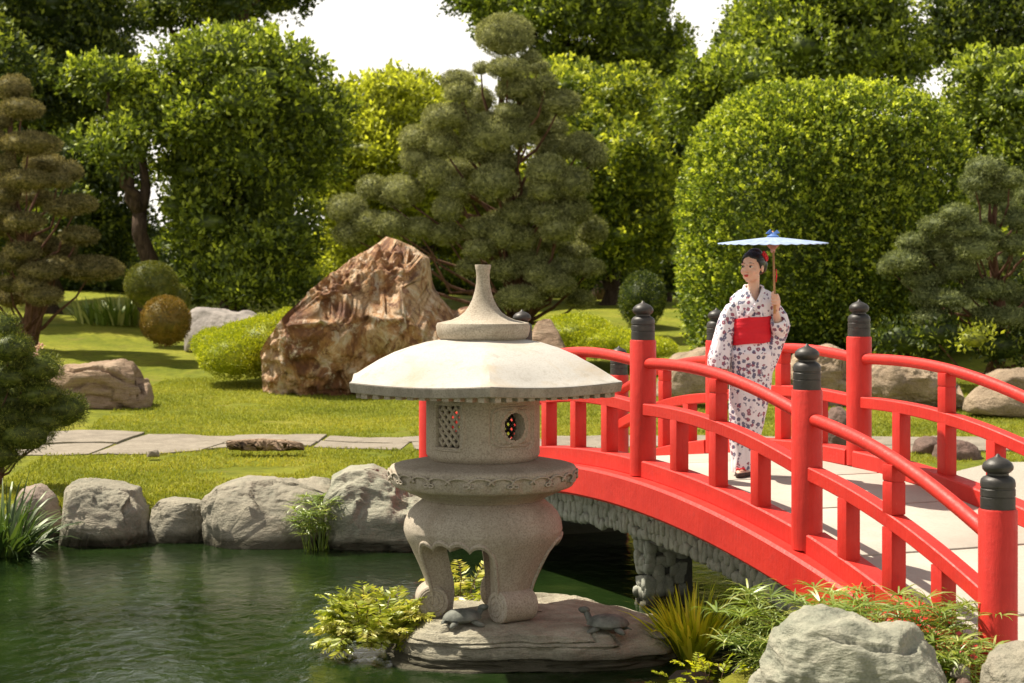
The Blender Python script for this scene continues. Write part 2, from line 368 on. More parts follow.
def crown_mesh(name, blobs, leaf, dens, seed, per=5, lump=.18, hole=-.45, core=.72, aspect=.5, up=.35, freq=1.6, jit=.16, shoots=0, spread=.8, mode='box0'):
    """blobs: (cx,cy,cz,rx,ry,rz). Leaf sprays over lumpy ellipsoids, each with a smaller leafy core."""
    rng = np.random.default_rng(seed); PV = []; PD = []; PR = []; CV = []; CF = []; cn = 0
    B = np.array(blobs, float)
    for bi, (cx, cy, cz, rx, ry, rz) in enumerate(blobs):
        c = np.array([cx, cy, cz]); r = np.array([rx, ry, rz])
        area = 4*PI*((rx*ry)**1.6/3+(rx*rz)**1.6/3+(ry*rz)**1.6/3)**(1/1.6)
        n = int(area*dens/per)+4
        d = sph(n, rng); d[:, 2] = np.where((d[:, 2] < -.55) & (rng.random(n) < .5), -d[:, 2], d[:, 2])
        if mode == 'super': d = d/((np.abs(d)**3.4).sum(1, keepdims=True))**(1/3.4)*np.array([1, 1, 1])
        s = c+d*r
        k = 1+lump*fbm(s*freq+seed, 3, seed)+rng.normal(size=n)*jit*.35
        p = c+d*r*k[:, None]
        keep = fbm(s*freq*1.4+50+seed, 2, seed+5) > hole
        for bj in range(len(blobs)):
            if bj == bi: continue
            q = (p-B[bj, :3])/B[bj, 3:]
            keep &= (q**2).sum(1) > .45
        p = p[keep]; d = d[keep]
        m = len(p)
        if not m: continue
        pr = rng.random(m)**1.6
        nd = d/r; nd /= np.linalg.norm(nd, axis=1, keepdims=True)
        P5 = np.repeat(p, per, 0)+rng.normal(size=(m*per, 3))*leaf*spread; D5 = np.repeat(nd, per, 0)*.8+rng.normal(size=(m*per, 3))*.75; D5[:, 2] += up
        PV.append(P5); PD.append(D5); PR.append(np.clip(np.repeat(pr, per)*.8+rng.random(m*per)*.22, 0, 1))
        if shoots:
            ms = int(m*shoots); idx = rng.integers(0, m, ms); idx = idx[nd[idx, 2] > -.2]
            sr = .60+.40*rng.random(m); base = p[idx]; h = rng.random(len(idx))[:, None]*leaf*3.5
            for q in range(5):
                PV.append(base+nd[idx]*leaf*.9+np.array([0, 0, 1])*h*.45+rng.normal(size=base.shape)*leaf*.12); dd = rng.normal(size=(len(idx), 3))+nd[idx]*.5; dd[:, 2] += .35; PD.append(dd); PR.append(sr[idx])
        if core:
            iv, fi = ico(3); kk = core*(1+lump*fbm(c+iv*r*freq+seed, 3, seed)+rng.normal(size=len(iv))*.05); CV.append(c+iv*r*kk[:, None]); CF.append(fi+cn); cn += len(iv)
    PV = np.concatenate(PV); PD = np.concatenate(PD); PR = np.concatenate(PR)
    L = leaf*(.7+.6*rng.random(len(PV)))
    V, Q = leaf_quads(PV, PD, L, L*aspect, rng)
    # two triangles per leaf so cores (triangles) can share the mesh
    T = np.concatenate([Q[:, [0, 1, 2]], Q[:, [0, 2, 3]]]); rr = np.concatenate([PR, PR])
    if CV:
        CVa = np.concatenate(CV); CFa = np.concatenate(CF)
        T = np.concatenate([T, CFa+len(V)]); V = np.concatenate([V, CVa]); rr = np.concatenate([rr, rng.random(len(CFa))*.6])
    return npmesh(name, V, T, {'rnd': rr})
def sub_blobs(ell, n, rng, lo=.32, hi=.5, squash=.62, fill=.6):
    """break one big ellipsoid (cx,cy,cz,rx,ry,rz) into clumps over its surface"""
    cx, cy, cz, rx, ry, rz = ell; out = [(cx, cy, cz, rx*.66, ry*.66, rz*.66)]
    for d in sph(n, rng):
        if d[2] < -.7: d[2] = -d[2]*.3
        k = rng.uniform(lo, hi); m = min(rx, ry, rz)*k*1.15
        out.append((cx+d[0]*rx*(1-k*fill), cy+d[1]*ry*(1-k*fill), cz+d[2]*rz*(1-k*fill), m*rng.uniform(.9, 1.25), m*rng.uniform(.9, 1.2), m*squash*rng.uniform(.85, 1.1)))
    return out
def trunk_mb(base, tops, r0, rng, bend=.3, n=8):
    mb = MB(); base = Vector(base); tops = [Vector(t) for t in tops]
    cen = sum(tops, Vector())/len(tops); fork = base+(cen-base)*.5; fork.z = base.z+(min(t.z for t in tops)-base.z)*.55+.1*(cen.z-base.z)
    pts = []; K = 7
    for i in range(K):
        u = i/(K-1); p = base.lerp(fork, u); p += Vector((rng.normal()*bend, rng.normal()*bend, 0))*r0*2*math.sin(PI*u); pts.append(p)
    mb.tube(pts, [r0*(1.45 if i == 0 else 1-.35*i/(K-1)) for i in range(K)], n)
    for t in tops:
        q = []; 
        for i in range(6):
            u = i/5; p = fork.lerp(t, u); p.z += math.sin(PI*u)*-.08*(t-fork).length; p += Vector(rng.normal(size=3))*.05*(t-fork).length*math.sin(PI*u); q.append(p)
        mb.tube(q, [r0*.6*(1-.75*i/5) for i in range(6)], max(5, n-2))
    return mb
def px_ell(px, py, rx, ry, Z, dy=None, dz=0):
    c = P(px, py, Z); s = Z/F
    return (c[0], c[1]+dz, c[2], rx*s, (dy if dy is not None else min(rx, ry)*s*1.1), ry*s)
def plant(name, label, cat, crown_mat, base, blobs, leaf, dens, seed, trunk=None, group=None, crown='crown', bark='bark', **kw):
    b = Vector(base); t = thing(name, label, cat, b, group=group)
    bl = [(x-b.x, y-b.y, z-b.z, a, c, d) for x, y, z, a, c, d in blobs]
    link(crown, crown_mesh(crown, bl, leaf, dens, seed, **kw), M[crown_mat], t)
    if trunk:
        rng = np.random.default_rng(seed+1)
        tops = [Vector(q)-b for q in trunk[1]]
        mb = trunk_mb((0, 0, -.2), tops, trunk[0], rng); mb.build('trunk', M[bark], t, smooth=True)
    return t
# ------------------------------------------------------------------ blade clumps
def blade_mesh(name, specs, seed, segs=5, rnd=None):
    """specs: list of (base, dir, length, width, droop, rndvalue)"""
    rng = np.random.default_rng(seed); V = []; Q = []; A = []
    for (b, d, L, W, droop, rv) in specs:
        b = np.array(b, float); d = np.array(d, float); d /= np.linalg.norm(d); s = np.cross(d, [0, 0, 1.]); ls = np.linalg.norm(s)
        s = s/ls if ls > 1e-3 else np.array([1., 0, 0]); a = rng.uniform(-.6, .6); s = s*math.cos(a)+np.cross(d, s)*math.sin(a)
        n0 = len(V); p = b.copy()
        for i in range(segs+1):
            u = i/segs; w = W*(1-u**1.8)*(.6+.8*min(u*2.2, 1))*.5+.0004
            V += [p-s*w, p+s*w]
            dd = d.copy(); dd[2] -= droop*u*u*1.6; dd /= np.linalg.norm(dd); p = p+dd*L/segs
        for i in range(segs): Q.append((n0+2*i, n0+2*i+1, n0+2*i+3, n0+2*i+2)); A.append(rv)
    return npmesh(name, V, Q, {'rnd': A})
def grass_clump(name, label, mat, loc, n, L, W, spread, seed, droop=.5, tilt=.7, group=None, flat=1, cat='plant'):
    rng = np.random.default_rng(seed); sp = []
    for i in range(n):
        a = rng.uniform(0, 2*PI); r = spread*math.sqrt(rng.random()); t = tilt*rng.random()**.7+.05
        bx, by = r*math.cos(a), r*math.sin(a)*flat; a2 = a+rng.normal()*.5
        sp.append(((bx, by, -.03), (math.cos(a2)*math.sin(t), math.sin(a2)*math.sin(t), math.cos(t)), L*rng.uniform(.55, 1.1), W*rng.uniform(.7, 1.2), droop*rng.uniform(.4, 1.4), rng.random()))
    me = blade_mesh(name, sp, seed, 6)
    o = link(name, me, M[mat]); o.location = loc; tag(o, label, cat, group); return o
def papyrus(name, label, loc, stems, H, seed, spread=.3, lean=.35, ray=.16, flat=1, mat='papyrus', group=None, nray=18, hv=.35):
    rng = np.random.default_rng(seed); t = thing(name, label, 'plant', loc, group=group); sp = []; mb = []
    for i in range(stems):
        a = rng.uniform(0, 2*PI); r = spread*math.sqrt(rng.random()); le = lean*rng.random(); h = H*rng.uniform(1-hv, 1.08)
        b = np.array([r*math.cos(a), r*math.sin(a)*flat, 0]); a2 = a+rng.normal()*.6; d = np.array([math.cos(a2)*le, math.sin(a2)*le, 1.]); d /= np.linalg.norm(d)
        mb.append((b, d, h*1.04, .007, .03, .3)); top = b+d*h; rb = rng.random()*.5
        for k in range(nray):
            an = 2*PI*k/nray+rng.normal()*.15; up = rng.uniform(.0, .6)
            sp.append((top, (math.cos(an), math.sin(an), up), ray*rng.uniform(.7, 1.15), .0095, rng.uniform(.5, 1.2), rb+rng.random()*.5))
    link('stems', blade_mesh('stems', mb, seed, 4), M[mat], t); link('leaves', blade_mesh('leaves', sp, seed+1, 4), M[mat], t)
    return t
# ------------------------------------------------------------------ rocks
def radial(poly, cx, cz):
    P2 = np.array(poly, float)-[cx, cz]; Q2 = np.roll(P2, -1, 0)
    def f(th):
        out = np.zeros(len(th)); d = np.stack([np.cos(th), np.sin(th)], 1)
        for p, q in zip(P2, Q2):
            e = q-p; den = d[:, 0]*e[1]-d[:, 1]*e[0]; den = np.where(np.abs(den) < 1e-9, 1e-9, den)
            t = (p[0]*e[1]-p[1]*e[0])/den; u = (p[0]*d[:, 1]-p[1]*d[:, 0])/den
            ok = (t > 0) & (u >= -1e-6) & (u <= 1+1e-6); out = np.where(ok, np.maximum(out, t), out)
        return out
    return f
def rock(name, label, mat, poly_px, Z, depth, seed, group=None, sub=6, amp=.09, freq=1.6, planes=10, strata=None, plev=.78, sink=0, cat='rock', sa=1., power=.62, ridge=.5, fine=1.0, facets=(), parent=None, top=None):
    """closed boulder whose outline seen from the garden side is poly_px at distance Z; real depth, faceted and cracked"""
    rng = np.random.default_rng(seed)
    W = [(P(x, y, Z)[0], P(x, y, Z)[2]) for x, y in poly_px]
    xs = [w[0] for w in W]; zs = [w[1] for w in W]; zb = min(zs)-sink
    W = [(x, z if z > min(zs)+1e-6 else zb) for x, z in W]
    cx = (min(xs)+max(xs))/2; cz = zb+(max(zs)-zb)*.42; hx = (max(xs)-min(xs))/2; hz = (max(zs)-zb)/2
    Rf = radial(W, cx, cz); iv, fi = ico(sub)
    th = np.arctan2(iv[:, 2], iv[:, 0]); rho = np.sqrt(iv[:, 0]**2+iv[:, 2]**2); Rr = Rf(th)
    # smooth the radius a little
    tt = np.linspace(-PI, PI, 361); rr = Rf(tt); ker = np.ones(9)/9; rp = np.concatenate([rr[-9:-1], rr, rr[1:9]]); rs = np.convolve(rp, ker, 'same')[8:-8]; Rr = np.interp(th, tt, rs)
    k = Rr*rho**power
    p = np.stack([np.cos(th)*k, np.sign(iv[:, 1])*np.abs(iv[:, 1])**.85*depth/2, np.sin(th)*k], 1)
    if top is not None: # let the silhouette lean: y depends on z
        p[:, 1] += top*p[:, 2]
    S = np.array([hx, depth/2, hz])
    for i in range(planes):
        n = sph(1, rng)[0]; n[1] = -abs(n[1])*1.4 if i % 4 else n[1]; n /= np.linalg.norm(n)
        sup = np.max(p @ n); d = sup*rng.uniform(plev, .97)
        e = p @ n-d; p = p-np.where(e > 0, e*.85, 0)[:, None]*n
    for K, wgt in facets:      # break the surface into flat, slightly tilted fracture faces
        ci = rng.choice(len(p), K, replace=False); C = p[ci]; Nn = C/S/S; Nn /= np.linalg.norm(Nn, axis=1, keepdims=True); Nn += rng.normal(size=Nn.shape)*.22; Nn /= np.linalg.norm(Nn, axis=1, keepdims=True)
        pw = p+.10*min(S)*np.stack([fbm(p*2.2/max(S)+k*9+seed, 2, seed+k) for k in range(3)], 1)
        d2 = ((pw[:, None, :]-C[None])**2).sum(2); k = d2.argmin(1); h_ = ((p-C[k])*Nn[k]).sum(1); p = p-wgt*h_[:, None]*Nn[k]
    q = p/ max(hx, hz)
    m = min(hx, hz, depth/2)
    nn = p/np.maximum(np.linalg.norm(p/S, axis=1, keepdims=True), 1e-6)/S/S; nn /= np.maximum(np.linalg.norm(nn, axis=1, keepdims=True), 1e-6)
    disp = amp*m*(fbm(q*freq*1.3+seed, 4, seed)+ridge*fbm(q*freq*2.6+seed, 4, seed+3, .55, True))
    if strata:
        warp = fbm(q*1.2+seed, 3, seed+9)*.35
        zz = (q[:, 2]+warp+.12*q[:, 0])*strata; lay = np.abs(((zz) % 1)-.5)*2
        st = vnoise(np.stack([np.floor(zz)*7.7+seed, q[:, 0]*1.2, q[:, 1]*1.2], 1), seed+4)
        disp += sa*m*(.09*st-.07*sstep(.72, .9, lay)*(1+vnoise(q*3, seed+5)))
    disp += amp*.35*m*fine*fbm(q*freq*9+seed, 3, seed+7)
    p = p+nn*disp[:, None]
    if facets:   # keep the outline
        th2 = np.arctan2(p[:, 2], p[:, 0]); r2 = np.hypot(p[:, 0], p[:, 2]); R2 = Rf(th2); over = r2 > R2; k2 = np.where(over, (R2+(r2-R2)*.03)/np.maximum(r2, 1e-6), 1); p[:, 0] *= k2; p[:, 2] *= k2
    off = np.array([cx, Z, cz]); p = p+off-np.array([cx, Z, zb])
    me = npmesh(name, p, fi, smooth=True)
    shade_auto(me, 50) if sub < 6 else None
    o = link(name, me, M[mat]); o.location = (cx, Z, zb)
    if parent is None: tag(o, label, cat, group)
    else: o.parent = parent
    return o
# ------------------------------------------------------------------ terrain, water, paths
def sstep(a, b, x): t = np.clip((x-a)/(b-a), 0, 1); return t*t*(3-2*t)
POND = np.array([(-16, 3), (-16, 16), (-8, 16.4), (-4.6, 16.72), (-2.2, 16.75), (-.8, 16.95), (.2, 17.7), (1.0, 18.6), (2.6, 18.8), (4.0, 17.5), (4.2, 13.5), (3.4, 11.9), (2.05, 11.35), (1.8, 11.0), (1.35, 10.75), (1.0, 10.45), (.75, 9), (.6, 3)])
def pond_sd(x, y):
    d = np.full(x.shape, 1e9); ins = np.zeros(x.shape, bool)
    for (ax, ay), (bx, by) in zip(POND, np.roll(POND, -1, 0)):
        ex, ey = bx-ax, by-ay; t = np.clip(((x-ax)*ex+(y-ay)*ey)/(ex*ex+ey*ey), 0, 1)
        d = np.minimum(d, np.hypot(x-ax-t*ex, y-ay-t*ey))
        c = ((ay > y) != (by > y)) & (x < (bx-ax)*(y-ay)/((by-ay) if by != ay else 1e-9)+ax); ins ^= c
    return np.where(ins, -d, d)
def ground(x, y):
    x = np.asarray(x, float); y = np.asarray(y, float); sh = x.shape; x = x.ravel(); y = y.ravel()
    base = np.interp(y, [-5, 9, 13, 17, 20, 24, 30, 38, 48, 60, 100, 300], [.2, .17, .22, .30, .36, .43, .57, 1.06, 1.44, 1.62, 2.0, 5.])
    pt = np.stack([x*.18, y*.18, 0*x], 1); base = base+sstep(20, 40, y)*fbm(pt, 3, 3)*.30+fbm(pt*5, 3, 5)*.02
    sd = pond_sd(x, y); w = sstep(-.05, .28, sd)
    h = base*w+(1-w)*(-.05-.75*sstep(0, 1.0, -sd))
    return h.reshape(sh)
def gz(x, y): return float(ground(np.array([x]), np.array([y]))[0])
def make_ground():
    xs = np.unique(np.concatenate([np.arange(-9, 9.01, .11), np.arange(-30, 30.1, .6), np.arange(-120, 121, 6)]).round(3))
    ys = np.unique(np.concatenate([np.arange(8, 20, .11), np.arange(20, 45, .3), np.arange(45, 100, 1.5), np.arange(100, 141, 8), np.arange(-40, 8, 2)]).round(3))
    X, Y = np.meshgrid(xs, ys); Zg = ground(X, Y); nx = len(xs)
    V = np.stack([X.ravel(), Y.ravel(), Zg.ravel()], 1)
    i = (np.arange(len(ys)-1)[:, None]*nx+np.arange(nx-1)[None]).ravel()
    me = npmesh('lawn', V, np.stack([i, i+1, i+1+nx, i+nx], 1), smooth=True)
    tag(link('lawn', me, M['lawn']), kind='structure')
make_ground()
mb = MB(); mb.add([(-40, -2, 0), (5.2, -2, 0), (5.2, 19.4, 0), (-40, 19.4, 0)], [(0, 1, 2, 3)])
tag(mb.build('pond_water', M['water']), kind='structure')
def sheet(name, poly, mat, lift=.012, step=.25, thick=0, parent=None):
    """flat slab following the ground, outline poly in world xy"""
    poly = np.array(poly, float); pts = []
    for a, b in zip(poly, np.roll(poly, -1, 0)):
        k = max(1, int(np.hypot(*(b-a))/step))
        for i in range(k): pts.append(a+(b-a)*i/k)
    pts = np.array(pts); c = pts.mean(0); K = 6; V = []; Fq = []; n = len(pts)
    for r in range(K+1):
        q = c+(pts-c)*(r/K if r else .001); z = ground(q[:, 0], q[:, 1])+lift
        if r == K: z = z-.004
        V += [(a, b, d) for (a, b), d in zip(q, z)]
    q = c+(pts-c)*1.004; V += [(a, b, d-.1) for (a, b), d in zip(q, ground(q[:, 0], q[:, 1]))]
    for r in range(K+1):
        for i in range(n): Fq.append((r*n+i, r*n+(i+1) % n, (r+1)*n+(i+1) % n, (r+1)*n+i))
    mb = MB(); mb.add(V, Fq); return mb, name, mat
# stone path: irregular flags crossing the lawn
def path_edges(x):
    x = np.asarray(x, float); o = np.stack([x*.9, x*0, x*0], -1).reshape(-1, 3)
    n1 = fbm(o, 3, 31).reshape(x.shape); n2 = fbm(o*1.3+9, 3, 32).reshape(x.shape)
    near = 20.75+.65*sstep(-3.9, -2.6, x)+.40*n1+.18*np.sin(x*1.1); far = 22.95-.25*sstep(-3, 0, x)+.35*n2+.15*np.sin(x*.8)
    return near, far
def path():
    rng = np.random.default_rng(4); mb = MB(); x = -11.
    while x < 14:
        w = rng.uniform(.7, 1.7); xa, xb = x+.02, x+w-.03; sk = rng.uniform(-.25, .25)
        cut = rng.random() < .75; fr = rng.uniform(.35, .65)
        for k in range(2 if cut else 1):
            f0, f1 = (0, 1) if not cut else ((0, fr-.015) if k == 0 else (fr+.015, 1))
            poly = []
            for q_, f in [(u, f0) for u in np.linspace(0, 1, 7)]+[(u, f1) for u in np.linspace(1, 0, 7)]:
                xx = xa+(xb-xa)*q_+sk*(f-.5); n_, f_ = path_edges(np.array([xx])); yy = n_[0]+(f_[0]-n_[0])*f
                poly.append((xx+rng.uniform(-.03, .03), yy+rng.uniform(-.05, .05)))
            s_, _, _ = sheet('p', poly, None, .012+rng.uniform(0, .02), .12); mb.add(s_.v, s_.f)
        x += w
    tag(mb.build('stone_path', M['path_stone'], auto=40), kind='structure')
path()
s, _, _ = sheet('g', [(4.45, 19.0), (5.2, 20.0), (14, 20.0), (14, 6), (5.2, 8.0), (4.35, 10.6), (4.6, 13.5), (4.55, 17.0)], None, .02, .4)
tag(s.build('gravel_yard', M['gravel'], auto=40), kind='structure')
# short grass along the near edge of the lawn and the path, far too many blades to count
def lawn_grass():
    rng = np.random.default_rng(8); n = 190000
    y = 16.9+rng.random(n)**1.3*15; x = rng.uniform(-5.2, 7.5, n)*(.75+.25*y/20)
    sd = pond_sd(x, y); pn, pf = path_edges(x)
    k = (sd > .12) & ((y < pn+.04) | (y > pf-.04)) & ~((x > 4.2) & (y < 20.1)) & (fbm(np.stack([x*1.3, y*1.3, x*0], 1), 3, 2) > -.5)
    x, y, sd = x[k], y[k], sd[k]; z = ground(x, y)-.005; n = len(x)
    Pt = np.stack([x, y, z], 1); D = np.stack([rng.normal(size=n)*.55, rng.normal(size=n)*.55, np.ones(n)], 1)
    L = rng.uniform(.02, .055, n)*np.where(sd < .5, 1.5, 1.); V, Q = leaf_quads(Pt, D, L, .010+.006*rng.random(n), rng, .1)
    tone = np.clip(.5+.5*fbm(np.stack([x*.8, y*.8, x*0], 1), 3, 12)+rng.normal(size=n)*.18, 0, 1)
    tag(link('grass', npmesh('grass', V, Q, {'rnd': tone}), M['grass_blade']), 'short mown grass blades over the lawn by the pond', 'grass', kind='stuff')
lawn_grass()
# ------------------------------------------------------------------ world, sun, camera
SUN_EL = R(58); SUN_AZ = R(-66)   # azimuth from +Y (away from the camera), negative = to the left
sc = bpy.context.scene; w = bpy.data.worlds.new('World'); sc.world = w; w.use_nodes = True; nt = w.node_tree; nt.nodes.clear()
sky = nt.nodes.new('ShaderNodeTexSky'); sky.sky_type = 'NISHITA'; sky.sun_disc = False; sky.sun_elevation = SUN_EL; sky.sun_rotation = SUN_AZ
sky.air_density = 1.0; sky.dust_density = 6; sky.ozone_density = .6
mx = nt.nodes.new('ShaderNodeMix'); mx.data_type = 'RGBA'; mx.inputs[0].default_value = .66; mx.inputs[7].default_value = (14.2, 13.0, 11.2, 1)   # bright thin overcast
bg = nt.nodes.new('ShaderNodeBackground'); bg.inputs[1].default_value = .05; ou = nt.nodes.new('ShaderNodeOutputWorld')
tcw = nt.nodes.new('ShaderNodeTexCoord'); sxw = nt.nodes.new('ShaderNodeSeparateXYZ'); rw = nt.nodes.new('ShaderNodeValToRGB'); clw = nt.nodes.new('ShaderNodeTexNoise'); clw.inputs['Scale'].default_value = 3; clw.inputs['Detail'].default_value = 6
nt.links.new(tcw.outputs['Generated'], sxw.inputs[0]); nt.links.new(sxw.outputs[2], rw.inputs[0]); nt.links.new(tcw.outputs['Generated'], clw.inputs['Vector'])
e_ = rw.color_ramp.elements; e_[0].position = .16; e_[0].color = (1, .95, .86, 1); e_[1].position = .38; e_[1].color = (.26, .26, .26, 1)   # bright hazy horizon, thinner overhead
vm = nt.nodes.new('ShaderNodeVectorMath'); vm.operation = 'SCALE'; vm.inputs['Scale'].default_value = 25.; nt.links.new(rw.outputs[0], vm.inputs[0])
nt.links.new(vm.outputs[0], mx.inputs[7])
nt.links.new(sky.outputs[0], mx.inputs[6]); nt.links.new(mx.outputs[2], bg.inputs[0]); nt.links.new(bg.outputs[0], ou.inputs[0])
sl = bpy.data.lights.new('sun', 'SUN'); sl.energy = 5.0; sl.angle = R(.6); sl.color = (1, .91, .76); so = bpy.data.objects.new('sun', sl); col.objects.link(so)
sd_ = Vector((math.sin(SUN_AZ)*math.cos(SUN_EL), math.cos(SUN_AZ)*math.cos(SUN_EL), math.sin(SUN_EL)))
so.rotation_euler = (-sd_).to_track_quat('-Z', 'Y').to_euler()
cam = bpy.data.cameras.new('camera'); co = bpy.data.objects.new('camera', cam); col.objects.link(co); sc.camera = co
co.location = (0, 0, HC); co.rotation_euler = (R(90), 0, 0); cam.sensor_width = 36; cam.lens = 36*F/1024; cam.shift_y = -(341.5-HY)/1024
cam.clip_end = 2000; cam.dof.use_dof = True; cam.dof.focus_distance = 12.2; cam.dof.aperture_fstop = 4.0
sc.view_settings.view_transform = 'Standard'; sc.view_settings.look = 'None'; sc.view_settings.exposure = .74; sc.view_settings.gamma = 1
sc.render.engine = 'CYCLES'
# ------------------------------------------------------------------ the bridge
U = Vector((-.3935, .9192, 0)); NN = Vector((.9192, .3935, 0)); WB = 1.822
def NR(s): return Vector((295-140.7*s, 0, 0))*(11.2/F)+Vector((0, 11.2*(1+.1777*s), 0))
def hl(s): return .98-.165*(s-1.2)**2
def BP(s, lat, z=0): p = NR(s)+NN*lat; return Vector((p.x, p.y, hl(s)+z))
br = thing('arched_bridge', 'red arched wooden footbridge with black capped posts over a cobbled stone arch', 'bridge', (NR(1).x, NR(1).y, 0))
O = Vector(br.location)
def loc(p): return Vector(p)-O
# --- posts with caps
def ogee():
    return [(.0, 0), (.0845, 0), (.0845, .058), (.0815, .060), (.0815, .064), (.0845, .066), (.0845, .100), (.081, .103), (.081, .109), (.0845, .112), (.0845, .134), (.081, .148), (.070, .160), (.058, .166), (.052, .170), (.052, .180), (.062, .186), (.074, .200), (.0755, .214), (.069, .230), (.052, .246), (.030, .256), (.014, .264), (.006, .276), (0, .279)]
cap_me = None
S_END = -.9
posts = []
for side in (0, 1):
    lat = 0 if side == 0 else WB
    for s in (S_END, 0, 1, 2, 2.95 if side else 3):
        dl = 0; rad = .094
        if side == 0 and s == S_END: dl = -.10; rad = .098
        if side == 1 and s > 2.5: dl = .09
        if side == 1 and s == S_END: dl = .10; rad = .098
        posts.append((side, s, lat+dl, rad))
for side, s, lat, rad in posts:
    p = BP(s, lat); below = .5 if s in (3, 2.95, S_END) else 0
    mb = MB(); b = loc(p); k = rad/.094
    mb.lathe([(.0, -below), (rad, -below), (rad, .955), (rad-.006, .965), (0, .965)], 40, b)
    po = mb.build('post', M['red_paint'], br, auto=40)
    mb = MB(); mb.lathe([(r*k, z) for r, z in ogee()], 40, b+Vector((0, 0, .965))); mb.build('cap', M['cap'], po, auto=38)
def span_pts(s0, s1, lat0, lat1, z, n=14):
    out = []
    for i in range(n+1):
        u = i/n; s = s0+(s1-s0)*u; out.append(loc(BP(s, lat0+(lat1-lat0)*u, z)))
    return out
rng = np.random.default_rng(5)
for side in (0, 1):
    ps = [p for p in posts if p[0] == side]
    for a, b in zip(ps, ps[1:]):
        s0, s1, l0, l1 = a[1], b[1], a[2], b[2]
        ee = .085/2.165*.6
        pts = span_pts(s0+ee, s1-ee, l0, l1, .80)
        # the hand rail bows up between posts
        mb = MB(); mb.tube([p+Vector((0, 0, .045*math.sin(PI*i/14)+(.0))) for i, p in enumerate(pts)], .040, 20); mb.build('hand_rail', M['red_paint'], br, auto=50)
        mb = MB(); mb.sweep_rect([p+Vector((0, 0, .03*math.sin(PI*i/14))) for i, p in enumerate(span_pts(s0+ee, s1-ee, l0, l1, .475))], NN, .095, .085); mb.build('mid_rail', M['red_paint'], br, auto=30)
        mb = MB(); mb.sweep_rect(span_pts(s0+ee, s1-ee, l0+(.02 if side == 0 else -.02), l1+(.02 if side == 0 else -.02), .052), NN, .15, .125); mb.build('base_beam', M['red_paint'], br, auto=30)
        n = 3 if s1-s0 > .9 or True else 2
        for j in (1, 2, 3):
            u = j/4; s = s0+(s1-s0)*u; lt = l0+(l1-l0)*u; tall = j == 2
            ang = math.atan2(U.y, U.x)
            Mx = Matrix.Translation(loc(BP(s, lt))) @ Matrix.Rotation(ang, 4, 'Z')
            up = .03*math.sin(PI*u)
            mb = MB(); mb.box((0, 0, (.08+.44+up)/2), (.048, .048, (.44+up-.08)/2), Mx)
            if tall: # stands up through the mid rail and carries the hand rail
                mb.box((0, 0, .60+up), (.046, .046, .09), Mx); mb.box((0, 0, .7425+up), (.046, .046, .045), Mx); mb.box((0, 0, .69+up), (.042, .042, .012), Mx)
            mb.build('baluster', M['red_paint'], br, bevel=.004, auto=40)
    # outer fascia board below the rail
    lat = -.045 if side == 0 else WB+.045
    sg = np.linspace(-1.02, 3.12, 60)
    mb = MB(); mb.sweep_rect([loc(BP(s, lat, -.118)) for s in sg], NN, .23, .225); mb.build('fascia_beam', M['red_paint'], br, auto=30)
# --- deck: pale slabs laid across, open joints between them
rng = np.random.default_rng(2); s = -.98; 
mbd = MB()
while s < 3.1:
    ds = .45; e = .006
    a, b, c, d = (BP(s+e, .05, .0), BP(s+ds-e, .05, .0), BP(s+ds-e, WB-.05, .0), BP(s+e, WB-.05, .0))
    top = [loc(q) for q in (a, b, c, d)]; bot = [q-Vector((0, 0, .07)) for q in top]
    mbd.add(top+bot, [(0, 1, 2, 3), (7, 6, 5, 4), (0, 4, 5, 1), (1, 5, 6, 2), (2, 6, 7, 3), (3, 7, 4, 0)]); s += ds
mbd.build('deck', M['deck'], br, bevel=.006, auto=40)
mb = MB(); rs = []
for s in np.linspace(-.98, 3.1, 50):
    c = [loc(BP(s, .06, -.05)), loc(BP(s, WB-.06, -.05)), loc(BP(s, WB-.06, -.2)), loc(BP(s, .06, -.2))]; rs.append(c)
mb.rings(rs); mb.build('deck_base', M['mortar'], br, auto=30)
# --- stone arch: mortar ring faced with upright river cobbles on both sides, and a cobbled pier
def zb(s): return -.235-.235-.02*math.sin(s*9)
mb = MB(); rs = []
for s in np.linspace(-.3, 3.0, 50):
    c = [loc(BP(s, .02, -.215)), loc(BP(s, WB-.02, -.215)), loc(BP(s, WB-.02, zb(s)+.015)), loc(BP(s, .02, zb(s)+.015))]; rs.append(c)
mb.rings(rs); arch = mb.build('stone_arch', M['mortar'], br, auto=30)
def cobble_field(name, spots, parent):
    iv, fi = ico(2); V = []; T = []; n = 0
    for c, a, b, t, ex, ez, ey, sd in spots:
        k = 1+.28*vnoise(iv*1.5+sd, 3); v = np.sign(iv)*np.abs(iv)**.62*.9*k[:, None]
        V.append(np.array(c)+v[:, :1]*a*np.array(ex)+v[:, 2:]*b*np.array(ez)+v[:, 1:2]*t*np.array(ey)); T.append(fi+n); n += len(iv)
    return link(name, npmesh(name, np.concatenate(V), np.concatenate(T), smooth=True), M['cobble'], parent)
rng = np.random.default_rng(11)
for side in (0, 1):
    sp = []; lat = .015 if side == 0 else WB-.015
    for row, (zc, hb) in enumerate(((-.265, .052), (-.345, .055), (-.418, .045))):
        s = -.4+row*.01
        while s < 3.0:
            wd = rng.uniform(.024, .050); s += wd/2.165*.92
            h = hb*rng.uniform(1.0, 1.35); an = rng.normal()*.25; c = loc(BP(s, lat+rng.uniform(-.008, .008), zc+rng.normal()*.009))
            ex = U*math.cos(an)+Vector((0, 0, math.sin(an))); ez = Vector((0, 0, math.cos(an)))-U*math.sin(an)
            sp.append((c[:], wd, h, .032, ex[:], ez[:], NN[:], rng.uniform(0, 99))); s += wd/2.165*.92
    cobble_field('cobble_facing', sp, br)
